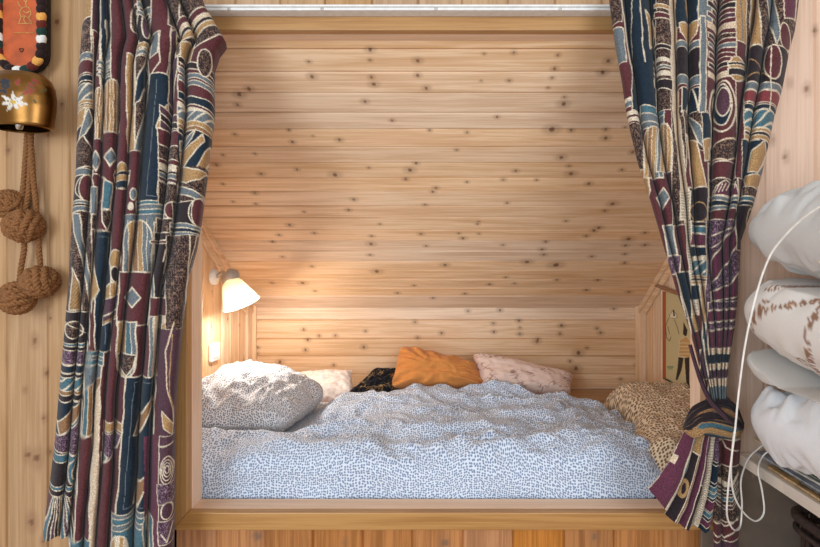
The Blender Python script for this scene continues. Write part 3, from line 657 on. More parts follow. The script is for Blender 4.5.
# --- second and third folds
d.rect(93, -30, 101.5, 30, 'V', 0); d.rect(101, -10, 111, 92, 'N'); d.rect(106, 20, 111, 60, 'G'); d.rect(93, 30, 100, 90, 'B'); d.bands(98, 111, [(60, 64, 'G'), (66, 69, 'G'), (72, 75, 'G')])
d.arch(95, 87, 102, 138, ['A', 'O', 'A']); d.arch(104, 78, 119.5, 132, ['A', 'O', 'A', 'O', 'A'])
d.dia(95.5, 161, 4.5, 10); d.dia(110.5, 157, 6, 9); d.rect(91, 186, 97, 214, 'G'); d.poly([(104, 179), (112, 182), (110, 209), (102, 209)], 'T'); d.rect(92, 214, 97, 230, 'S'); d.poly([(102, 210), (111, 210), (110, 222), (106, 231), (102, 222)], 'S')
d.rect(95, 231, 111, 352, 'N'); d.line([(98, 237), (108, 237), (105, 345)], .5, 'G'); d.poly([(92, 262), (99.5, 290), (91, 303)], 'A')
d.bands(84, 103, [(352, 357, 'T'), (357, 361, 'G'), (361, 366, 'T')]); d.poly([(84, 366), (102, 366), (101, 380), (85, 392)], 'G')
for k, c in enumerate(['T', 'O', 'K', 'O']): d.poly([(85+k*4, 390-k*3), (89+k*4, 387-k*3), (88+k*3.6, 436), (83+k*3.9, 436)], c, .6)
d.poly([(80, 437), (92, 437), (89, 541), (74, 541)], 'B'); d.poly([(95, 400), (101, 384), (98, 470), (94, 560), (89, 560), (92, 470)], 'C', .7); d.rect(70, 541, 90, 610, 'T')
# --- fourth fold: long burgundy with small motifs
d.ell(122, 176, 7.5, 13, 'A'); d.poly([(114, 172), (130, 170), (130, 174), (114, 175)], 'K', .5); d.poly([(115, 181), (129, 179), (127, 187), (117, 188)], 'N', .5)
d.rect(127, 52, 135, 150, 'A'); d.line([(131, 54), (131, 149)], .5, 'O'); d.rect(135.5, 55, 149, 150, 'S'); d.poly([(146, 57), (149, 75), (140, 100), (134, 104), (137, 80)], 'N'); d.poly([(147, 100), (150, 112), (140, 150), (134, 150)], 'G')
d.ell(135, 18, 4, 14, 'S'); d.poly([(142, -20), (152, -20), (150, 45), (140, 50), (137, 25)], 'K'); d.ell(146, 22, 4, 17, 'V'); d.bands(137, 151, [(2, 7, 'G'), (10, 14, 'G')], slope=.3); d.bands(136, 150, [(44, 48, 'A'), (50, 54, 'G')], slope=-.1)
d.poly([(152, 30), (161, 30), (158, 52), (151, 56)], 'G')
d.ell(115.5, 260, 5.5, 10, 'A'); d.ell(115, 274, 4, 8, 'K'); d.arch(106, 282, 119, 300, ['A', 'A', 'A']); d.poly([(104, 300), (119, 294), (117, 318), (103, 326)], 'V', .8); d.line([(103, 318), (119, 308)], 1); d.line([(103, 324), (118, 315)], 1.2, 'A')
d.ell(133, 194, 3, 6, 'G'); d.ell(131, 206, 3, 4, 'W', 0)
# --- broad front fold
d.line([(171, -10), (171, 40), (167, 73)], 1.1); d.line([(159, 30), (160, 60), (152, 73)], 1.); 
d.poly([(150, 73), (169, 74), (166, 200), (138.5, 200), (143, 130)], 'N'); d.line([(157, 79), (153, 130), (147, 195), (162, 196)], .5, 'G')
d.poly([(168, 103), (168, 116), (161, 134), (156.5, 128), (161, 112)], 'A'); d.ell(161.5, 183, 3.8, 13, 'A', rot=14)
d.bands(136, 168, [(200, 204, 'T'), (204, 209, 'G'), (209, 214, 'T')]); d.rect(124, 214, 164, 272, 'G', .6)
d.arch(124, 220, 152, 272, ['G', 'A', 'O', 'A', 'G', 'G'], 1.3); d.poly([(154, 223), (166, 221), (166, 256), (153, 254)], 'B', 1.2); d.poly([(158, 226), (166, 225), (166, 250), (159, 248)], 'S', .8)
d.poly([(120, 272), (152, 272), (149, 326), (116, 326)], 'B', 1.2); d.dia(132.5, 298, 8, 10)
for k, c in enumerate(['G', 'C', 'A', 'G', 'C']): d.poly([(152+k*3, 272), (155+k*3, 272), (152+k*3, 378), (149+k*3, 378)], c, .6)
d.arch(117, 322, 136, 378, ['A', 'A', 'T', 'G'], 1.3, top=1); d.poly([(117, 355), (135.5, 355), (134, 368), (126.5, 377), (118.5, 367)], 'S', 1.2)
d.poly([(126, 378), (156, 378), (150, 514), (116, 517), (122, 440)], 'N', 1.2); d.line([(134, 384), (129, 440), (124, 509), (143, 508)], .5, 'G'); d.line([(134, 384), (154, 384)], .5, 'G')
d.poly([(152, 398), (154, 402), (138, 440), (133, 437), (140, 418)], 'O', 1.1); d.poly([(146, 475), (147, 484), (136, 511), (133, 508), (137, 484)], 'O', 1.1)
d.poly([(104, 422), (123, 425), (123, 433), (104, 432)], 'A', 1.1); d.poly([(103, 434), (122, 436), (117, 450), (103, 466)], 'Q', 1); d.poly([(101, 453), (108, 457), (101, 470)], 'G', .9)
d.bands(112, 144, [(516, 521, 'G'), (521, 527, 'T'), (527, 533, 'G'), (533, 620, 'T')], slope=-.12); d.arch(111, 537, 128, 600, ['A', 'W', 'A', 'W'], 1.2)
# --- dark fold
d.rect(168, -30, 180, 24, 'S'); d.poly([(171, 30), (177, 22), (178, 60), (172, 105), (168, 100)], 'V', 1); d.bands(160, 181, [(105, 112, 'V'), (112, 119, 'K'), (119, 127, 'V')], slope=.6)
d.bands(158, 182, [(128, 143, 'B'), (143, 158, 'S'), (158, 163, 'B'), (164, 167, 'W'), (168, 171, 'K'), (171, 176, 'G'), (176, 180, 'V'), (181, 203, 'S')], slope=.15); d.ell(171, 210, 7, 8, 'B'); d.rect(156, 218, 182, 232, 'S')
d.rect(154, 232, 180, 300, 'K', .8)
for k in range(5): d.line([(176, 236+k*11), (167, 246+k*11), (163, 262+k*11)], 1.1)
d.bands(150, 180, [(240, 243, 'B'), (298, 316, 'B')]); d.poly([(162, 326), (174, 315), (174, 326), (163, 336)], 'A', 1)
# --- fold over the opening
d.rect(180.5, -30, 230, 28, 'S', .6); d.bands(176, 230, [(20, 28, 'B'), (28, 33, 'C'), (33, 38, 'K'), (38, 44, 'A'), (44, 56, 'S')], slope=-.55, o=1)
d.poly([(181, 42), (196, 40), (190, 62), (180, 64)], 'A', 1); d.bands(178, 216, [(56, 62, 'K'), (66, 71, 'G'), (74, 79, 'G'), (79, 90, 'B'), (90, 98, 'N'), (101, 106, 'W')], slope=.35); d.ell(205, 62, 7, 14, 'S')
d.bands(178, 216, [(106, 118, 'Z'), (118, 123, 'A'), (123, 127, 'O'), (127, 132, 'K')], slope=.22)
d.rect(178, 134, 214, 172, 'N', 0); d.poly([(180, 140), (196, 130), (192, 138), (180, 150)], 'G'); d.poly([(180, 152), (203, 134), (205, 140), (181, 168)], 'A'); d.poly([(196, 168), (211, 142), (211, 155), (204, 170)], 'A'); d.poly([(206, 168), (212, 158), (211, 172)], 'G')
d.rect(176, 166, 212, 200, 'S', 0); d.poly([(181, 164), (192, 168), (207, 170), (200, 179), (186, 182), (180, 178)], 'A'); d.poly([(178, 183), (206, 196), (204, 202), (178, 192)], 'G')
d.rect(172, 201, 208, 225, 'K', .6); d.ell(199, 212, 8, 14, 'B'); d.ell(205, 212, 17, 15, None); d.bands(170, 206, [(222, 226, 'G'), (226, 230, 'N'), (230, 234, 'G')], slope=.12)
d.rect(166, 235, 204, 330, 'S', .5); d.line([(190, 235), (184, 330)], .9); d.line([(196, 235), (188, 270)], .8)
d.rect(158, 330, 186, 437, 'V', 0); d.line([(174, 322), (166, 350), (167, 385), (172, 410), (173, 425)], 1.0, 'C'); d.line([(172, 335), (170, 360), (170, 395), (173, 412)], .8, 'A'); d.poly([(162, 412), (173, 426), (172, 436), (163, 428)], 'A', .8)
d.rect(144, 437, 159, 610, 'P', 0); d.rect(159, 437, 176, 610, 'V', .6); d.line([(160, 446), (172, 445)], 1)
for k in range(4): d.ell(167, 470, 2+k*1.5, 4+k*3.4, None, .8)
d.rect(158, 484, 175, 505, 'Q', .6); d.ell(167, 512, 5.5, 8, 'V', 1); d.rect(158, 522, 175, 544, 'Q', .8); d.line([(161, 534), (167, 542), (172, 528)], 1.1)
d.arch(143, 517, 153, 600, ['T', 'W', 'T'], 1)
lc = mesh('curtain', V, Fc, M['print'], dye=d.c); addthick(lc)
tag(lc, 'long patterned burgundy and navy curtain hanging open at the left of the bed opening', 'curtain')

# ---------------- right curtain, drawn together and knotted beside the shelf
rc = empty('curtain', P(724, 420, 1.2)); tag(rc, 'patterned burgundy curtain gathered and tucked up beside the shelf of bedding on the right', 'curtain')
RL = ipl([-30, 0, 40, 80, 110, 160, 200, 240, 290, 330, 370, 400, 415, 432], [609, 612, 617, 624, 628, 639, 652, 663, 677, 690, 700, 708, 715, 720])
RR = ipl([-30, 0, 20, 40, 80, 110, 160, 200, 240, 290, 330, 370, 400, 415, 432], [799, 796, 793, 788, 781, 773, 763, 753, 740, 738, 734, 728, 726, 730, 737])
V, x, y, Fc = drape(RL, RR, -28, 432, [637, 648, 664.5, 681, 690, 711, 735.5, 746, 764], 350, 700, 1.15, .036, seed=6, wander=1.)
d = Dye(x, y, 'B', 1.2, 3.)
# fold 1
d.rect(605, -30, 622, 22, 'S', .6); d.poly([(611, 25), (623, 28), (627, 62), (615, 62)], 'G'); d.bands(618, 642, [(98, 104, 'W'), (101, 107, 'G'), (112, 115, 'W'), (118, 121, 'W')], slope=-.1); d.rect(626, 122, 643, 172, 'S', .5); d.poly([(640, 168), (648, 172), (650, 190), (645, 206), (641, 190)], 'A', 1)
d.poly([(619, -20), (632, -20), (642, 62), (650, 108), (640, 108), (628, 50)], 'N', 1.1); d.rect(632, -30, 660, 110, 'N', .7); d.poly([(646, 8), (652, 14), (656, 30), (650, 46), (648, 26)], 'A', 1); d.line([(640, -10), (642, 40), (645, 62)], .9)
d.bands(640, 664, [(105, 112, 'T'), (112, 120, 'G'), (120, 127, 'G')], slope=.1); d.arch(644, 126, 663, 178, ['A', 'O', 'A', 'G', 'G']); d.arch(657, 123, 671, 172, ['G', 'A', 'O', 'A'])
d.dia(662.5, 198, 6.5, 11)
d.poly([(663, 226), (673, 224), (677, 255), (668, 256)], 'G', 1.2); d.rect(668, 256, 680, 274, 'Q', .9); d.poly([(676, 273), (690, 271), (696, 318), (686, 318)], 'N', 1); d.poly([(690, 300), (695, 312), (699, 330), (694, 332)], 'A', .9); d.line([(676, 273), (688, 318), (692, 340), (700, 372), (712, 412)], 1)
# fold 2
d.rect(656, -30, 671, 110, 'S', .6); d.bands(654, 672, [(2, 6, 'A'), (10, 15, 'B'), (42, 47, 'K'), (56, 59, 'W'), (63, 66, 'G'), (69, 72, 'W'), (76, 86, 'K')], slope=.2); d.rect(672, 105, 686, 225, 'S', .6)
d.poly([(669, -30), (675, -30), (679, 110), (690, 220), (699, 315), (694, 315), (684, 220), (673, 110)], 'C', .9)
d.poly([(684, 222), (690, 222), (699, 312), (694, 312)], 'H', .5)
# fold 3
d.rect(676, -30, 698, 26, 'N', .7); d.line([(684, -10), (690, 26)], 1.2, 'A'); d.poly([(679, 22), (698, 20), (696, 34), (688, 40), (680, 32)], 'A'); d.bands(676, 700, [(40, 47, 'G'), (47, 75, 'K'), (75, 84, 'G'), (84, 88, 'B')]); d.rect(682, 87, 699, 112, 'N', .7); d.line([(690, 88), (686, 112)], 1); d.line([(693, 88), (700, 112)], 1.2)
d.poly([(683, 110), (708, 110), (708, 150), (686, 150)], 'S', .6); d.poly([(687, 110), (700, 125), (706, 148), (698, 142)], 'G'); d.poly([(686, 134), (697, 142), (706, 187), (692, 187)], 'A'); d.rect(688, 187, 708, 222, 'K'); d.ell(699, 212, 9, 10, 'K', 1, oc='A'); d.rect(680, 190, 690, 220, 'H', .8)
d.poly([(697, -30), (712, -30), (712, 20), (699, 20)], 'G', .8); d.rect(700, 16, 706, 112, 'G', .9); d.rect(702, 112, 711, 142, 'N', .7); d.poly([(703, 140), (711, 135), (709, 158), (705, 160)], 'A', .9)
d.bands(691, 712, [(222, 226, 'K'), (226, 233, 'T'), (234, 246, 'P'), (247, 256, 'N'), (257, 260, 'W'), (260, 275, 'Y'), (275, 278, 'A'), (278, 281, 'K'), (281, 284, 'A'), (285, 300, 'N')]); d.poly([(700, 286), (711, 284), (711, 322), (703, 325)], 'A', 1); d.rect(702, 322, 712, 352, 'T', .9); d.rect(700, 350, 713, 380, 'V', .8); d.line([(703, 340), (708, 380)], 1)
# fold 4, the broad one
for k in range(11): d.poly([(708, -30+k*10), (737, -28+k*10), (737, -23+k*10), (708, -25+k*10)], 'SCBKVCSGBKC'[k], .8)
d.ell(722.5, 106, 13, 26, 'B', 1.3); d.ell(722, 104, 9.5, 21, 'N', 1.2); d.ell(723, 101, 7, 15, 'V', 1.1)
d.poly([(709, 146), (716, 141), (738, 136), (738, 152), (728, 160), (711, 158)], 'S', 1.4, oc='C'); d.rect(708, 161, 738, 178, 'B', 1)
d.rect(708, 178, 738, 196, 'S', 1); d.poly([(711, 195), (716, 185), (726, 180), (736, 186), (738, 195)], 'P', 1)
for k in range(6): d.line([(714+k*4, 193-k*1), (719+k*3.4, 184-k*.4)], .8)
d.bands(708, 742, [(196, 200, 'G'), (200, 205, 'N'), (205, 209, 'G'), (209, 219, 'B')]); d.rect(706, 219, 742, 345, 'Q', .8)
d.poly([(737, 226), (739, 240), (728, 262), (711, 284), (711, 262), (724, 240)], 'P', 1.2); d.line([(712, 235), (734, 227)], 1.1); d.line([(712, 248), (726, 236)], .9); d.poly([(711, 292), (730, 284), (739, 272), (738, 296), (711, 302)], 'P', 1.2); d.bands(708, 740, [(303, 311, 'Q'), (312, 322, 'P'), (323, 330, 'Q'), (331, 349, 'P'), (350, 355, 'C'), (355, 364, 'N'), (364, 369, 'C'), (370, 380, 'V'), (381, 387, 'C'), (387, 402, 'G'), (402, 440, 'N')], slope=-.08)
# right folds
d.rect(736, -30, 747, 40, 'A', .7); d.line([(741, -30), (742, 40)], .8, 'G'); d.rect(736, 40, 747, 178, 'B', .8); d.ell(737, 68, 8, 13, 'A', 1); d.bands(728, 745, [(63, 66, 'K'), (69, 76, 'K')], slope=-.2)
d.rect(746, -30, 800, 45, 'S', .6); d.poly([(750, -10), (758, -10), (762, 44), (750, 44)], 'A', 1); d.line([(755, -5), (756, 44)], .5, 'O'); d.poly([(764, -20), (772, -20), (781, 34), (776, 44), (770, 20)], 'G', 1); d.poly([(783, -20), (798, -20), (794, 12), (785, 18)], 'P', .9); d.ell(785, 34, 5, 12, 'B', .8)
d.rect(746, 45, 790, 82, 'K', .9); d.line([(748, 56), (762, 66), (770, 56)], .9, 'A'); d.line([(748, 76), (762, 68), (770, 78)], .9, 'A'); d.ell(773, 61, 8.5, 17, 'B', 1.1)
d.bands(744, 785, [(82, 89, 'G'), (90, 101, 'R'), (103, 109, 'N'), (110, 127, 'Y'), (128, 131, 'A'), (131, 134, 'K'), (134, 138, 'A')])
d.rect(742, 139, 772, 178, 'N', .5); d.poly([(748, 172), (752, 150), (764, 139), (766, 150), (758, 172)], 'A', 1); d.poly([(756, 174), (768, 150), (768, 164), (762, 176)], 'G', 1); d.poly([(744, 176), (764, 173), (756, 188), (746, 190)], 'A', 1); d.rect(742, 186, 764, 196, 'S', .8); d.bands(738, 762, [(196, 201, 'T'), (201, 206, 'N')]); d.rect(736, 206, 760, 250, 'K', .8); d.ell(752, 222, 6, 14, None, 1); d.line([(771, 46), (770, 110)], .8)
addthick(mesh('drape', V, Fc, M['print'], rc, dye=d.c))
# fan of cloth thrown out below the knot
def fan():
    nu, ny = 230, 240; u, t = np.meshgrid(np.linspace(0, 1, nu), np.linspace(0, 1, ny), indexing='ij')
    tx = np.interp(u, [0, .3, .6, 1], [684, 699, 712, 724]); ty = np.interp(u, [0, .3, .6, 1], [428, 427, 430, 432])
    bu = [0, .10, .24, .34, .52, .58, .70, .76, .90, 1]
    bx = np.interp(u, bu, [646, 652, 662, 665, 680, 683, 690, 693, 706, 714]); by = np.interp(u, bu, [486, 493, 506, 514, 524, 526, 531, 524, 534, 520])
    e = t**.92; x = tx+(bx-tx)*e; y = ty+(by-ty)*e
    bow = np.sin(t*math.pi)*(1-u)*2.0; x = x-bow; y = y-bow*.4
    fv = np.array([0, .34, .52, .70, .86, 1.0]); k = np.clip(np.searchsorted(fv, u, 'right')-1, 0, 4); q = (u-fv[k])/(fv[k+1]-fv[k])
    ridge = np.sin(math.pi*np.clip(q, 0, 1))**.8
    Y = 1.150+.026*(1-ridge)*(.35+.65*t)+.03*u-.035*np.sin(t*math.pi*.8)*(1-u*.4)+.004*noise(u*9, t*6, 2.)
    V = np.stack([(x-CX)*1.165/F, Y, CAMZ+(CY-y)*1.165/F], -1)
    c = Dye((u*120).ravel(), (t*110).ravel(), 'P', 1.0, 7.)
    for a, b, k2 in ((0, 26, 'P'), (26, 30, 'W'), (30, 36, 'T'), (36, 40, 'C'), (40, 50, 'K'), (50, 53, 'O'), (53, 70, 'P'), (70, 76, 'K'), (76, 80, 'G'), (80, 84, 'C'), (84, 95, 'H'), (95, 120, 'N')): c.rect(a, -5, b, 115, k2, .9)
    c.rect(-3, 38, 7, 50, 'C', 1); c.rect(36, 0, 52, 26, 'A', 1); c.ell(44, 68, 4, 11, 'A', 1.1, oc='A'); c.ell(44, 68, 2.2, 7, 'K', .8, oc='A'); c.rect(70, 0, 80, 55, 'Q', .8)
    c.bands(95, 121, [(4, 30, 'Q'), (34, 52, 'N'), (56, 62, 'T'), (64, 69, 'T'), (72, 84, 'P'), (86, 92, 'T'), (96, 104, 'P')])
    return V.reshape(-1, 3), grid_faces(nu, ny), c.c
V, Fc, dc = fan(); addthick(mesh('thrown_end', V, Fc, M['print'], rc, dye=dc))
# straight end hanging below the knot
SL = ipl([405, 440, 470, 520, 600], [718, 714, 714, 714, 715]); SR = ipl([405, 440, 470, 520, 600], [736, 740, 738, 738, 736])
V, x, y, Fc = drape(SL, SR, 408, 600, [713, 721, 739], 90, 300, 1.20, .016, seed=9, yref=470)
d = Dye(x, y, 'B', 1.0, 9.)
d.rect(708, 400, 745, 440, 'A', .8); d.line([(718, 412), (722, 425), (736, 432)], 1.2); d.line([(716, 422), (724, 436), (738, 440)], 1.2); d.line([(716, 432), (726, 448), (738, 452)], 1.2)
d.rect(710, 466, 742, 522, 'S', 1)
for k in range(4): d.poly([(715, 474+k*8), (722, 482+k*8), (732, 482+k*8), (738, 474+k*8), (738, 477+k*8), (732, 486+k*8), (722, 486+k*8), (715, 477+k*8)], ['W', 'N', 'T', 'V'][k], .7)
d.line([(714, 522), (724, 527), (738, 520)], 1.2); d.line([(714, 534), (724, 539), (738, 530)], 1.2); d.rect(710, 542, 742, 610, 'V', .8)
addthick(mesh('hanging_end', V, Fc, M['print'], rc, dye=d.c))
# the knot: cloth wound over itself
def wound(pts, rads, name, cols, n=36):
    p = spline(pts, 14); m = len(p); r = np.interp(np.linspace(0, 1, m), np.linspace(0, 1, len(rads)), rads)
    r = r*(1+.0*r); V, Fq = tube(p, r, n); ang = np.concatenate([np.tile(np.arange(n), m), [0, 0]])/n; al = np.concatenate([np.repeat(np.linspace(0, 1, m), n), [0, 1]])
    V = V+.0022*np.sin(ang*2*math.pi*6+al*5)[:, None]*np.array([0, -1, .6])+.001*noise(ang*8, al*9, 1.)[:, None]
    c = Dye(ang*60, al*50, cols[0], 1.5, 4.)
    for k, cc in enumerate(cols): c.rect(-5+k*70/len(cols), -5, -5+(k+.9)*70/len(cols), 60, cc, .0 if k % 4 else .4, oc='C')
    return mesh(name, V, fixq(Fq), M['print'], rc, dye=c.c)
for k, (mx, my, r_, yy, cols) in enumerate(((720, 402, .0125, 1.158, 'KK'), (716, 409, .0135, 1.146, 'OAOK'), (711, 416, .0125, 1.138, 'KOK'), (706, 422, .0125, 1.132, 'ANTK'), (708, 429, .0085, 1.126, 'KA'), (700, 430, .010, 1.132, 'TKA'))):
    wound([P(741, 424+k, yy+.03), P(731, my+5, yy+.008), P(mx, my, yy), P(697-k*.5, my+8-k*.8, yy+.008), P(686, 428+k*.7, yy+.03)], [r_*.6, r_, r_*1.1, r_, r_*.6], 'knot', cols)
wound([P(690, 345, 1.14), P(698, 372, 1.13), P(709, 398, 1.125), P(724, 415, 1.12), P(741, 428, 1.14)], [.003, .004, .005, .006, .006], 'hem', 'KVK')
# rail
rl = empty('curtain_rail', P(412, 7, 1.26)); tag(rl, 'slim white curtain rail fixed above the bed opening', 'curtain rail')
r0, r1 = (150-CX)*1.262/F, (715-CX)*1.262/F; zt = CAMZ+(CY-4.2)*1.245/F; zb = CAMZ+(CY-10)*1.245/F
box('track', (r0, 1.245, zb), (r1, 1.279, zt), M['white_plastic'], rl, .002)
box('slot', (r0, 1.2435, (zb+zt)/2-.0012), (r1, 1.2452, (zb+zt)/2+.0012), M['grey_metal'], rl, 0)
for px in (229, 322, 436, 560):
    v, f = lathe([(0, .0015), (.004, .001), (.005, 0)], (P(px, 8.5, 1.2445)), (0, -1, 0), 12); mesh('screw', v, f, M['grey_metal'], rl)
#@@END_CURTAIN
#@@WALLTHINGS
# ------------------------------------------------------------------ cowbell on its strap, and the knotted rope, on the wall at the left
YS = 1.262; K = YS/F
def S2(px, py, y=YS): return P(px, py, y)
sb = empty('cowbell', S2(22, 72)); tag(sb, 'brass cowbell painted with a white edelweiss hanging on an orange leather strap', 'bell')
def tongue(x0, x1, ytop, ybot, n=24, inset=0):
    r = (x1-x0)/2; a = np.linspace(0, math.pi, n); cx = (x0+x1)/2; ry = r*1.02
    return [(x0, ytop)]+[(cx-r*math.cos(t), ybot-ry+ry*math.sin(t)) for t in a]+[(x1, ytop)]
def slab(name, pts, y0, y1, mat, parent, bev=.0015):
    n = len(pts); V = [P(x, y, YS)[0:1]+(yy,)+P(x, y, YS)[2:] for yy in (y0, y1) for x, y in pts]
    Fc = [tuple(range(n)), tuple(range(2*n-1, n-1, -1))]+[(i, i+n, (i+1) % n+n, (i+1) % n) for i in range(n)]
    o = mesh(name, V, Fc, mat, parent, False)
    if bev: bevel(o, bev)
    return o
tp = tongue(5.5, 41.5, -26, 69.5)
slab('strap', tp, 1.252, 1.262, M['leather'], sb, .003)
slab('strap_backing', tongue(3, 41, -26, 69), 1.262, 1.294, plain('dark felt backing', (46, 32, 28), .95), sb)
# woven coloured edging
path = np.array(tongue(2.2, 45.2, -26, 72.4, 40)); path = np.vstack([np.linspace(path[0], path[1], 14)[:-1], path[1:-1], np.linspace(path[-2], path[-1], 14)[1:]])
sg = np.concatenate([[0], np.cumsum(np.hypot(*np.diff(path, axis=0).T))]); tot = sg[-1]; step = 7.4; nb = int(tot/step)
tuft_cols = ['white', 'darkgreen', 'darkred', 'ochre', 'darkbrown', 'darkbrown']
tm = [lin((226, 220, 212)), lin((28, 56, 48)), lin((96, 36, 26)), lin((222, 158, 78)), lin((40, 24, 22)), lin((40, 24, 22))]
parts, cc = [], []
for i in range(nb):
    for h in (0, 1):
        l0, l1 = (i+.02)*step, (i+.98)*step+2.5
        q = np.linspace(l0, l1, 6); c0 = np.stack([np.interp(q, sg, path[:, 0]), np.interp(q, sg, path[:, 1])], 1)
        tg = np.gradient(c0, axis=0); nn = np.stack([-tg[:, 1], tg[:, 0]], 1); nn /= np.linalg.norm(nn, axis=1)[:, None]
        offs = np.linspace(-.6, 1.9, 6) if h else np.linspace(.2, -2.0, 6)
        c1 = c0+nn*offs[:, None]
        p3 = np.array([P(x, y, YS) for x, y in c1]); p3[:, 1] = 1.253-.003*np.sin(np.linspace(0, math.pi, 6))
        v, f = tube(p3, np.array([.005, .0085, .0095, .0095, .0085, .005]), 8); parts.append((v, f)); cc.append(np.tile(tm[(i+4) % 6 if not h else (i+4) % 6], (len(v), 1)))
v, f = join(parts); mesh('braided_edging', v, fixq(f), cloth('woven wool edging', .95, 800, .4, .25), sb, dye=np.concatenate(cc))
# gold stamp: a small rearing animal, a line of lettering, a heart
def stroke(name, pts, w, mat): return add_tube(name, [P(x, y, 1.2515) for x, y in spline(np.array(pts, float), 6)], w, mat, sb, 6)
st = []
for pts in ([(19, 23), (21, 17), (20, 12), (23, 8), (27, 7), (30, 9)], [(27, 7), (26, 3), (28, -2), (25, -5), (22, -4)], [(23, 8), (20, 6), (18, 2)], [(30, 9), (31, 14), (29, 18), (32, 23)], [(21, 17), (25, 16), (29, 18)], [(25, 16), (24, 20), (26, 23)], [(18, 23.5), (33, 23.5)], [(22, -4), (24, 0), (27, 3)], [(23, 11), (27, 13), (30, 11)]):
    st.append(tube([P(x, y, 1.2518) for x, y in spline(np.array(pts, float), 6)], .0016, 6))
v, f = join(st); mesh('stamped_emblem', v, fixq(f), M['gilt'], sb)
st = [tube([P(14+k*1.55, 33-.7, 1.2516), P(14+k*1.55+(.7 if k % 3 else .1), 33.7, 1.2516)], .0011, 6) for k in range(13)]
v, f = join(st); mesh('stamped_lettering', v, fixq(f), M['gilt'], sb)
ht = [(21.5, 52.0), (19.6, 50.2), (19.6, 48.9), (20.6, 48.4), (21.5, 49.2), (22.4, 48.4), (23.4, 48.9), (23.4, 50.2), (21.5, 52.0)]
v, f = tube([P(x, y, 1.2515) for x, y in ht], .0013, 6); mesh('stamped_heart', v, fixq(f), M['ink'], sb)
# bell body: oval in plan, painted front
bell_y = 1.205; bc = np.array([P(22, 126, bell_y)[0], bell_y, P(22, 119.5, bell_y-.045)[2]])
prof_px = [(25.5, 4), (27.5, 3), (28.5, 1), (29.5, -6), (31, -16), (31.3, -26), (30, -36), (27, -43), (22, -48), (12, -50.5), (0, -51)]
prof = np.array([(a*K*.95, -b*K*.98) for a, b in prof_px]); i_ = np.linspace(0, len(prof)-1, 70); prof = np.stack([np.interp(i_, range(len(prof)), prof[:, k]) for k in (0, 1)], 1)
v, f = lathe(prof, (bc[0], bell_y, bc[2]), (0, 0, 1), 200, 1.0, .62); f = f[:, ::-1]
PAL.update(b_brass=lin((146, 104, 56)), b_wh=lin((236, 232, 226)), b_rd=lin((150, 52, 40)), b_bl=lin((38, 44, 60)), b_gn=lin((70, 84, 52)), b_ye=lin((222, 180, 60)))
bx, by = CX+v[:, 0]*F/v[:, 1], CY-(v[:, 2]-CAMZ)*F/v[:, 1]; front = v[:, 1] < bell_y
d = Dye(np.where(front, bx, 999), by, 'b_brass', .3); msk0 = d.c.copy()
ex, ey = 13, 102
for k in range(7):
    a = math.radians(-90+k*360/7); L_ = 12.5 if k % 2 == 0 else 10.5
    tip = (ex+L_*1.25*math.cos(a), ey+L_*math.sin(a)*.85); pa = (-math.sin(a)*2.4, math.cos(a)*2.1); m_ = (ex+.5*(tip[0]-ex), ey+.5*(tip[1]-ey))
    d.poly([(ex, ey), (m_[0]+pa[0], m_[1]+pa[1]), tip, (m_[0]-pa[0], m_[1]-pa[1])], 'b_wh', 0)
for k in range(5): d.ell(ex+1.6*math.cos(k*1.26), ey+1.4*math.sin(k*1.26), 1.2, 1.1, 'b_ye', 0)
d.line([(20, 96), (28, 89), (35, 80)], .5, 'b_gn'); d.line([(25, 92), (27, 84)], .5, 'b_gn'); d.line([(28, 89), (33, 88)], .5, 'b_gn')
for x_, y_ in ((17, 82), (19, 80), (18, 84.5), (30, 84), (33, 80), (36, 81), (32, 86), (28, 88), (30, 90), (34, 90), (31, 93), (27, 92), (37, 84), (24, 93)): d.ell(x_, y_, 2.0, 1.5, 'b_rd', 0, rot=x_*20)
for x_, y_ in ((2, 82), (4, 80), (6, 83), (3, 86), (6, 88), (2, 91), (5, 92), (8, 86), (8, 81)): d.ell(x_, y_, 2.3, 2.0, 'b_bl', 0)
for x_, y_ in ((42, 91), (45, 90), (34, 101), (36, 102)): d.ell(x_, y_, 1.7, .8, 'b_gn', 0, rot=-20)
paint = (np.abs(d.c-msk0).sum(1) > .02).astype(float)
def bellmat():
    m, nt, b = newmat('polished brass with painted flowers'); L = nt.links.new
    a = mk(nt, 'ShaderNodeAttribute', attribute_name='dye'); p = mk(nt, 'ShaderNodeAttribute', attribute_name='paint')
    t = mk(nt, 'ShaderNodeTexCoord'); n = mk(nt, 'ShaderNodeTexNoise'); n.inputs['Scale'].default_value = 14; n.inputs['Detail'].default_value = 4; L(t.outputs['Object'], n.inputs[0])
    L(mixc(nt, 'MULTIPLY', 1.0, a.outputs['Color'], ramp(nt, n.outputs[0], [(.35, (.62, .58, .5, 1)), (.65, (1, 1, 1, 1))])), b.inputs['Base Color'])
    iv = mk(nt, 'ShaderNodeMath', operation='SUBTRACT'); iv.inputs[0].default_value = 1; L(p.outputs['Fac'], iv.inputs[1]); L(iv.outputs[0], b.inputs['Metallic'])
    mr = mk(nt, 'ShaderNodeMapRange'); L(p.outputs['Fac'], mr.inputs[0]); mr.inputs[3].default_value = .3; mr.inputs[4].default_value = .6; L(mr.outputs[0], b.inputs['Roughness']); return m
bo = mesh('bell_body', v, f, bellmat(), sb, dye=d.c, attrs={'paint': paint}); so = bo.modifiers.new('wall', 'SOLIDIFY'); so.thickness = .003; so.offset = 1
v, f = lathe([(0, .012), (.009, .010), (.0115, 0), (.009, -.010), (.006, -.02), (0, -.021)], (P(23, 126, bell_y)[0], bell_y-.01, P(23, 123, bell_y)[2]), (0, 0, 1), 20); mesh('clapper', v, f, M['steel'], sb)
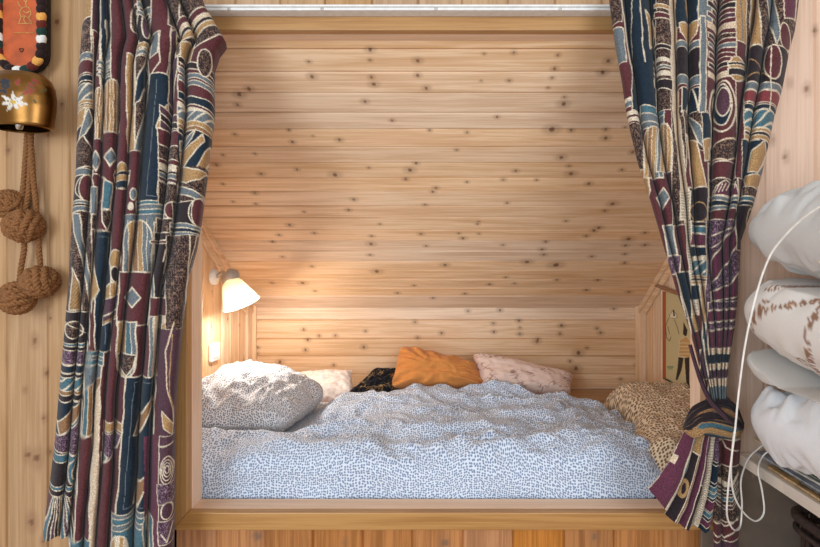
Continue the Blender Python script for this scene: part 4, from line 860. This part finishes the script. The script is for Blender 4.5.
add_tube('clapper_rod', [(P(23, 120, bell_y)[0], bell_y-.01, P(23, 122, bell_y)[2]), (bc[0], bell_y, P(22, 80, bell_y)[2])], .004, M['steel'], sb, 8)
# rope with four fist knots
ro = empty('knotted_rope', P(30, 130, 1.272)); tag(ro, 'brown jute rope ending in round fist knots, hanging on the wall below the cowbell', 'rope')
def twisted(pts, r, turns_per_m=30):
    p = spline(np.array(pts, float), 22); sgm = np.concatenate([[0], np.cumsum(np.linalg.norm(np.diff(p, axis=0), axis=1))])
    T = np.gradient(p, axis=0); T /= np.linalg.norm(T, axis=1)[:, None]; N = np.cross(T, [0, 1, 0]); N /= np.linalg.norm(N, axis=1)[:, None]; B = np.cross(T, N); out = []
    for k in range(3):
        a = sgm*turns_per_m*2*math.pi+k*2.094
        out.append(tube(p+r*.5*(np.cos(a)[:, None]*N+np.sin(a)[:, None]*B), r*.58, 8))
    return join(out)
def rp(px, py, y=1.27): return P(px, py, y)
for pts in ([(29, 112), (27.5, 130), (25, 165), (23, 190), (21, 202)], [(30, 112), (31, 135), (30, 170), (28, 196), (24, 215)], [(29, 120), (31.5, 150), (33, 175), (36, 205), (38, 235), (40, 262), (41, 274)], [(24, 240), (24, 250), (21, 268), (19, 286)]):
    v, f = twisted([rp(*q) for q in pts], .0066); mesh('cord', v, fixq(f), M['rope'], ro)
def fist(c, R, seed):
    q = np.random.default_rng(seed); parts = []; c = np.array(c)
    from mathutils import Euler
    E = np.array(Euler((q.random()*3, q.random()*3, q.random()*3)).to_matrix()); n = 56; t = np.linspace(0, 2*math.pi, n, endpoint=False)
    for axk in range(3):
        for o in (-1, 0, 1):
            h = o*R*.42; r0 = math.sqrt(R*R*.86-h*h)*(1.0+.05*axk)
            p = np.zeros((n, 3)); p[:, axk] = h+.0015*np.sin(3*t+o); p[:, (axk+1) % 3] = r0*np.cos(t); p[:, (axk+2) % 3] = r0*np.sin(t)
            sw_ = (1+.05*np.cos(2*t+axk*1.5))[:, None]; p = p*sw_@E.T+c
            for s_ in range(3):
                T = np.roll(p, -1, 0)-np.roll(p, 1, 0); T /= np.linalg.norm(T, axis=1)[:, None]; Nn = p-c; Nn -= T*(Nn*T).sum(1)[:, None]; Nn /= np.linalg.norm(Nn, axis=1)[:, None]; Bn = np.cross(T, Nn)
                a = t*8+s_*2.094; parts.append(tube(p+R*.125*(np.cos(a)[:, None]*Nn+np.sin(a)[:, None]*Bn), R*.13, 7, True))
    return join(parts)
for k, (px, py, R, yy) in enumerate(((9, 204, 15, 1.262), (24, 226, 17.5, 1.250), (40, 282, 17, 1.255), (17, 298, 16.5, 1.240))):
    v, f = fist(P(px, py, yy), R*yy/F*.80, 60+k); mesh('knot', v, fixq(f), M['rope'], ro)
add_tube('peg', [P(28, 116, 1.262), P(28, 116, 1.302)], .005, M['steel'], ro, 8)
#@@END_WALLTHINGS
#@@SHELF
# ------------------------------------------------------------------ shelf at the right with its bedding
XSH = .838; ZT = CAMZ-.532
sh = empty('shelf', (1.08, .8, ZT)); tag(sh, 'pale wooden shelf at the right carrying a stack of pillows', 'shelf')
box('shelf_board', (XSH, .35, ZT-.030), (1.338, 1.297, ZT), M['shelfwood'], sh, .003, rnd=.5)
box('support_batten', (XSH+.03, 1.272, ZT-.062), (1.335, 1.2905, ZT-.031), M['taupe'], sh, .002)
sl = empty('shelf', (1.08, .8, .58)); tag(sl, 'lower shelf in the shaded cubby holding a dark basket', 'shelf')
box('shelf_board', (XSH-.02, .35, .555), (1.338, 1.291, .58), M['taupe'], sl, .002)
# magazines and papers laid flat on the shelf
GM = 'papers under the bottom pillow'
rr = np.random.default_rng(12); z = ZT+.0008
PAPER = [('tan', (190, 150, 100)), ('dark', (60, 46, 40)), ('grey', (168, 172, 180)), ('brown', (138, 96, 62)), ('white', (224, 218, 208)), ('green', (70, 92, 84)), ('red-brown', (128, 66, 48)), ('cream', (216, 194, 160)), ('black', (40, 34, 34)), ('ochre', (178, 128, 66))]
LBL = ['tan magazine lying at the bottom of the pile on the pale shelf', 'dark magazine directly above the bottom tan magazine of the pile', 'grey paper third from the bottom of the pile on the shelf', 'brown magazine just above the grey paper in the pile on the shelf',
       'white paper in the middle of the pile between brown and green covers', 'green magazine in the pile, just above the white paper', 'red-brown magazine in the pile, just above the green one', 'cream paper near the top of the pile, above the red-brown magazine', 'black magazine near the top of the pile, under the ochre one', 'ochre magazine at the top of the pile against the bottom pillow']
x0s = [.845, .850, .856, .848, .866, .858, .862, .852, .870, .860]
y0s = [.90, .80, .99, .72, .84, .93, .76, .98, .86, .80]
for k, (cn, c) in enumerate(PAPER):
    th = [.008, .007, .005, .009, .004, .007, .008, .005, .008, .007][k]
    e = empty('magazine' if 'magazine' in LBL[k] else 'newspaper', (x0s[k]+.1, y0s[k]+.15, z)); tag(e, LBL[k], 'magazine' if 'magazine' in LBL[k] else 'newspaper', GM)
    a = math.radians(rr.uniform(-5, 5)); ca, sa = math.cos(a), math.sin(a); wv, ln = .21+.02*rr.random(), min(.30, 1.262-y0s[k])
    def pc(x, y, zz): return (x0s[k]+x*ca-y*sa*.5, y0s[k]+x*sa+y*ca*.98, zz)
    def slabp(nm, ins, za, zb, mat): 
        return hexa(nm, [pc(x, y, q) for x in (ins, wv) for y in (ins, ln-ins) for q in (za, zb)], mat, e, 0)
    slabp('cover', 0, z, z+.0012, plain('%s cover' % cn, c, .5, vary=.2, scale=30)); slabp('pages', .002, z+.0012, z+th-.0012, plain('%s page edges' % cn, tuple(.55*np.array(c)+.45*np.array((214, 198, 168))), .8, vary=.25, scale=200)); slabp('cover', 0, z+th-.0012, z+th, plain('%s back cover' % cn, c, .5, vary=.2, scale=30))
    z += th+.0006
ZP = z+.001
# four stacked pillows
GP = 'bedding stacked on the shelf'
def d_flat(c, v2=.02):
    return lambda V, u, v, s: np.tile(lin(c), (len(V), 1))*(1+v2*noise(u*3, v*3, 2.))[:, None]
def d_floral(V, u, v, s):
    """brown leafy sprigs along lines, printed over the linen"""
    # cloth coordinates seen from the side the sprigs face: along the shelf and up
    px, py = CX+.705*F/np.maximum(V[:, 1], .3), CY-(V[:, 2]-CAMZ)*F/np.maximum(V[:, 1], .3)
    PAL.update(f_bg=lin((218, 210, 202)), f_lf=lin((140, 102, 80)), f_st=lin((196, 164, 138)))
    d = Dye(px, py, 'f_bg', .6)
    runs = [[(742, 322), (752, 315), (764, 309), (776, 306), (790, 303), (806, 300), (822, 296)], [(806, 288), (806, 305), (803, 322), (801, 340), (797, 356), (792, 368), (797, 380)], [(777, 357), (784, 364), (790, 372), (797, 381), (806, 372), (816, 364), (826, 358)], [(752, 292), (766, 284), (780, 280), (796, 279)], [(742, 335), (748, 325), (755, 312), (760, 300)], [(800, 381), (800, 392), (806, 402)], [(822, 300), (830, 320), (832, 345)]]
    for kx, run in enumerate(runs):
        p = spline(np.array(run, float), 7); d.line([tuple(q) for q in p], .45, 'f_st')
        L_ = 0
        for i in range(1, len(p)-1):
            L_ += np.hypot(*(p[i]-p[i-1]))
            if L_ < 1.9: continue
            L_ = 0; t = p[i+1]-p[i-1]; a = math.atan2(t[1], t[0])
            for sd in (-1, 1):
                b = a+sd*(.95+.3*math.sin(i*2.3)); q = p[i]+np.array([math.cos(b), math.sin(b)])*2.3
                d.ell(q[0], q[1], 1.9, .8, 'f_lf', 0, rot=math.degrees(b))
    return d.c
def rest(z0, z1=None):
    def f(p, u, v):
        p = p.copy(); a = z0(p[..., 1]) if callable(z0) else z0; p[..., 2] = np.maximum(p[..., 2], a+.001*np.sin(u*9))
        if z1:
            c = z1(p[..., 1]) if callable(z1) else z1; p[..., 2] = np.where(p[..., 2] > c, c+(p[..., 2]-c)*.02, p[..., 2])
        return p
    return f
I2 = lambda y: ZP+np.clip(.200+.42*(y-.98), .198, .292)
I3 = lambda y: ZP+.455+.18*(np.minimum(y, 1.22)-1.2)
def shp(z, xl0, xl1, y0, y1, xr=1.30): return [(xl0, y1, z), (xl1, y0, z), (xr, y0, z), (xr, y1, z)]
b1 = pillow('pillow', shp(ZP+.096, .708, .722, .54, 1.150), .108, M['linen'], n=120, edge=.5, pw=3.2, full=5, seed=21, wr=.017, wf=16, dyer=d_flat((218, 217, 217)), sag=rest(ZP, ZP+.184), flip=-1)
tag(b1, 'plain white pillow at the bottom of the stack, resting on the papers', 'pillow', GP)
b2 = pillow('pillow', [(.698, 1.150, ZP+.236), (.715, .54, ZP+.194), (1.30, .54, ZP+.194), (1.30, 1.150, ZP+.236)], .066, M['linen'], n=110, edge=.5, pw=3.5, full=5, seed=25, wr=.013, wf=12, dyer=d_flat((212, 207, 200)), sag=rest(ZP+.190, lambda y: I2(y)-.003), flip=-1)
tag(b2, 'thin plain white pillow in the stack just under the floral one', 'pillow', GP)
b3 = pillow('pillow', [(.692, 1.150, ZP+.370), (.706, .54, ZP+.275), (1.30, .54, ZP+.275), (1.30, 1.150, ZP+.370)], .122, M['linen'], n=140, edge=.5, pw=3.2, full=5, seed=31, wr=.012, wf=12, dyer=d_floral, sag=rest(I2, lambda y: I3(y)-.004), flip=-1)
tag(b3, 'white pillow printed with brown leafy sprigs in the middle of the stack', 'pillow', GP)
b4 = pillow('pillow', [(.702, 1.150, ZP+.545), (.706, .52, ZP+.50), (1.30, .52, ZP+.585), (1.30, 1.150, ZP+.59)], .122, M['linen'], n=130, edge=.5, pw=2.6, full=5, seed=37, wr=.015, wf=14, dyer=d_flat((198, 194, 189)), sag=rest(I3), flip=-1)
tag(b4, 'pale grey pillow on top of the stack', 'pillow', GP)
# white cord looped in front of the pillows
def cpt(px, py, X=None):
    return P(px, py, .655*F/(px-CX))
cd = empty('white_cord', cpt(757, 290)); tag(cd, 'thin white cord draped down over the stack of pillows and looped below the shelf edge', 'cord')
add_tube('cord_run', spline([cpt(850, 194), cpt(820, 207), cpt(800, 221), cpt(782, 239), cpt(769, 258), cpt(757, 292), cpt(746, 340), cpt(739, 390), P(735, 430, 1.025), P(731, 462, 1.04), P(728, 490, 1.06), P(727, 515, 1.09), P(733, 529, 1.12), P(740, 527, 1.16), P(742, 505, 1.18), P(741, 480, 1.20), P(748, 459.5, 1.225), P(758, 449, 1.205), P(768, 441.5, 1.18)], 10), .0021, M['cord'], cd, 8)
add_tube('cord_loop', spline([P(734, 432, 1.03), P(731, 470, 1.05), P(734, 495, 1.08), P(744, 513, 1.11), P(756, 521, 1.13), P(764, 512, 1.14), P(762, 490, 1.15), P(758, 470, 1.16), P(763, 456, 1.18), P(774, 448, 1.16), P(784, 443, 1.14)], 10), .0021, M['cord'], cd, 8)
# basket on the lower shelf
bk_ = empty('basket', (1.0, 1.0, .582)); tag(bk_, 'dark brown slatted basket in the shaded cubby beneath the shelf', 'basket')
def rrect(x0, x1, y0, y1, r, n=8):
    out = []
    for cx, cy, a0 in ((x1-r, y1-r, 0), (x0+r, y1-r, 90), (x0+r, y0+r, 180), (x1-r, y0+r, 270)):
        for k in range(n+1): a = math.radians(a0+90*k/n); out.append((cx+r*math.cos(a), cy+r*math.sin(a)))
    return np.array(out)
bx0, bx1, by0, by1, bz0, bz1 = .845, 1.20, .84, 1.12, .583, .800
for z_, rr_ in ((bz1, .011), (bz1-.03, .007), (bz0+.055, .006)):
    q = rrect(bx0, bx1, by0, by1, .05); p = np.column_stack([q, np.full(len(q), z_)]); add_tube('rim' if z_ == bz1 else 'band', p, rr_, M['basket'], bk_, 8, True)
q = rrect(bx0+.012, bx1-.012, by0+.012, by1-.012, .045, 10)
v, f = tube(np.array([(0, 0, 0), (0, 0, 1)]), 1, 4)
parts = []; dd = np.concatenate([[0], np.cumsum(np.linalg.norm(np.diff(np.vstack([q, q[:1]]), axis=0), axis=1))]); qq = np.vstack([q, q[:1]])
for k in range(46):
    s_ = dd[-1]*k/46; x_, y_ = np.interp(s_, dd, qq[:, 0]), np.interp(s_, dd, qq[:, 1]); parts.append(tube([(x_, y_, bz0), (x_, y_, bz1)], .006, 6))
v, f = join(parts); mesh('slatted_side', v, fixq(f), M['basket'], bk_)
box('bottom', (bx0+.015, by0+.015, bz0-.001), (bx1-.015, by1-.015, bz0+.008), M['basket'], bk_)
#@@END_SHELF
# ------------------------------------------------------------------ light and camera
wd = bpy.data.worlds.new('World'); S.world = wd; wd.use_nodes = True
bgn = wd.node_tree.nodes['Background']; bgn.inputs[0].default_value = (1.0, .955, .91, 1); bgn.inputs[1].default_value = .68
def area(name, loc, target, sx, sy, power, c):
    l = bpy.data.lights.new(name, 'AREA'); l.shape = 'RECTANGLE'; l.size, l.size_y, l.energy, l.color = sx, sy, power, c
    o = bpy.data.objects.new(name, l); COL.objects.link(o); o.location = loc
    o.rotation_euler = (Vector(target)-Vector(loc)).to_track_quat('-Z', 'Y').to_euler(); return o
area('window_daylight', (1.0, -1.4, 1.75), (-.3, 1.5, 1.2), 1.2, 1.3, 34, (.80, .90, 1.0))
area('window_daylight', (-1.25, -1.2, 1.6), (.8, 1.2, .95), 1.0, 1.2, 38, (.70, .85, 1.0))
cam = bpy.data.cameras.new('camera'); co = bpy.data.objects.new('camera', cam); COL.objects.link(co); S.camera = co
co.location = (0, 0, CAMZ); co.rotation_euler = (math.pi/2, 0, 0)
cam.sensor_width = 36; cam.lens = 36*F/820; cam.shift_x = -(CX-410)/820; cam.shift_y = (CY-273.5)/820; cam.clip_start = .02
S.view_settings.view_transform = 'Standard'; S.view_settings.look = 'None'; S.view_settings.gamma = 1; S.view_settings.exposure = 0.1
S.view_settings.use_curve_mapping = False
S.cycles.use_denoising = True; S.cycles.max_bounces = 8
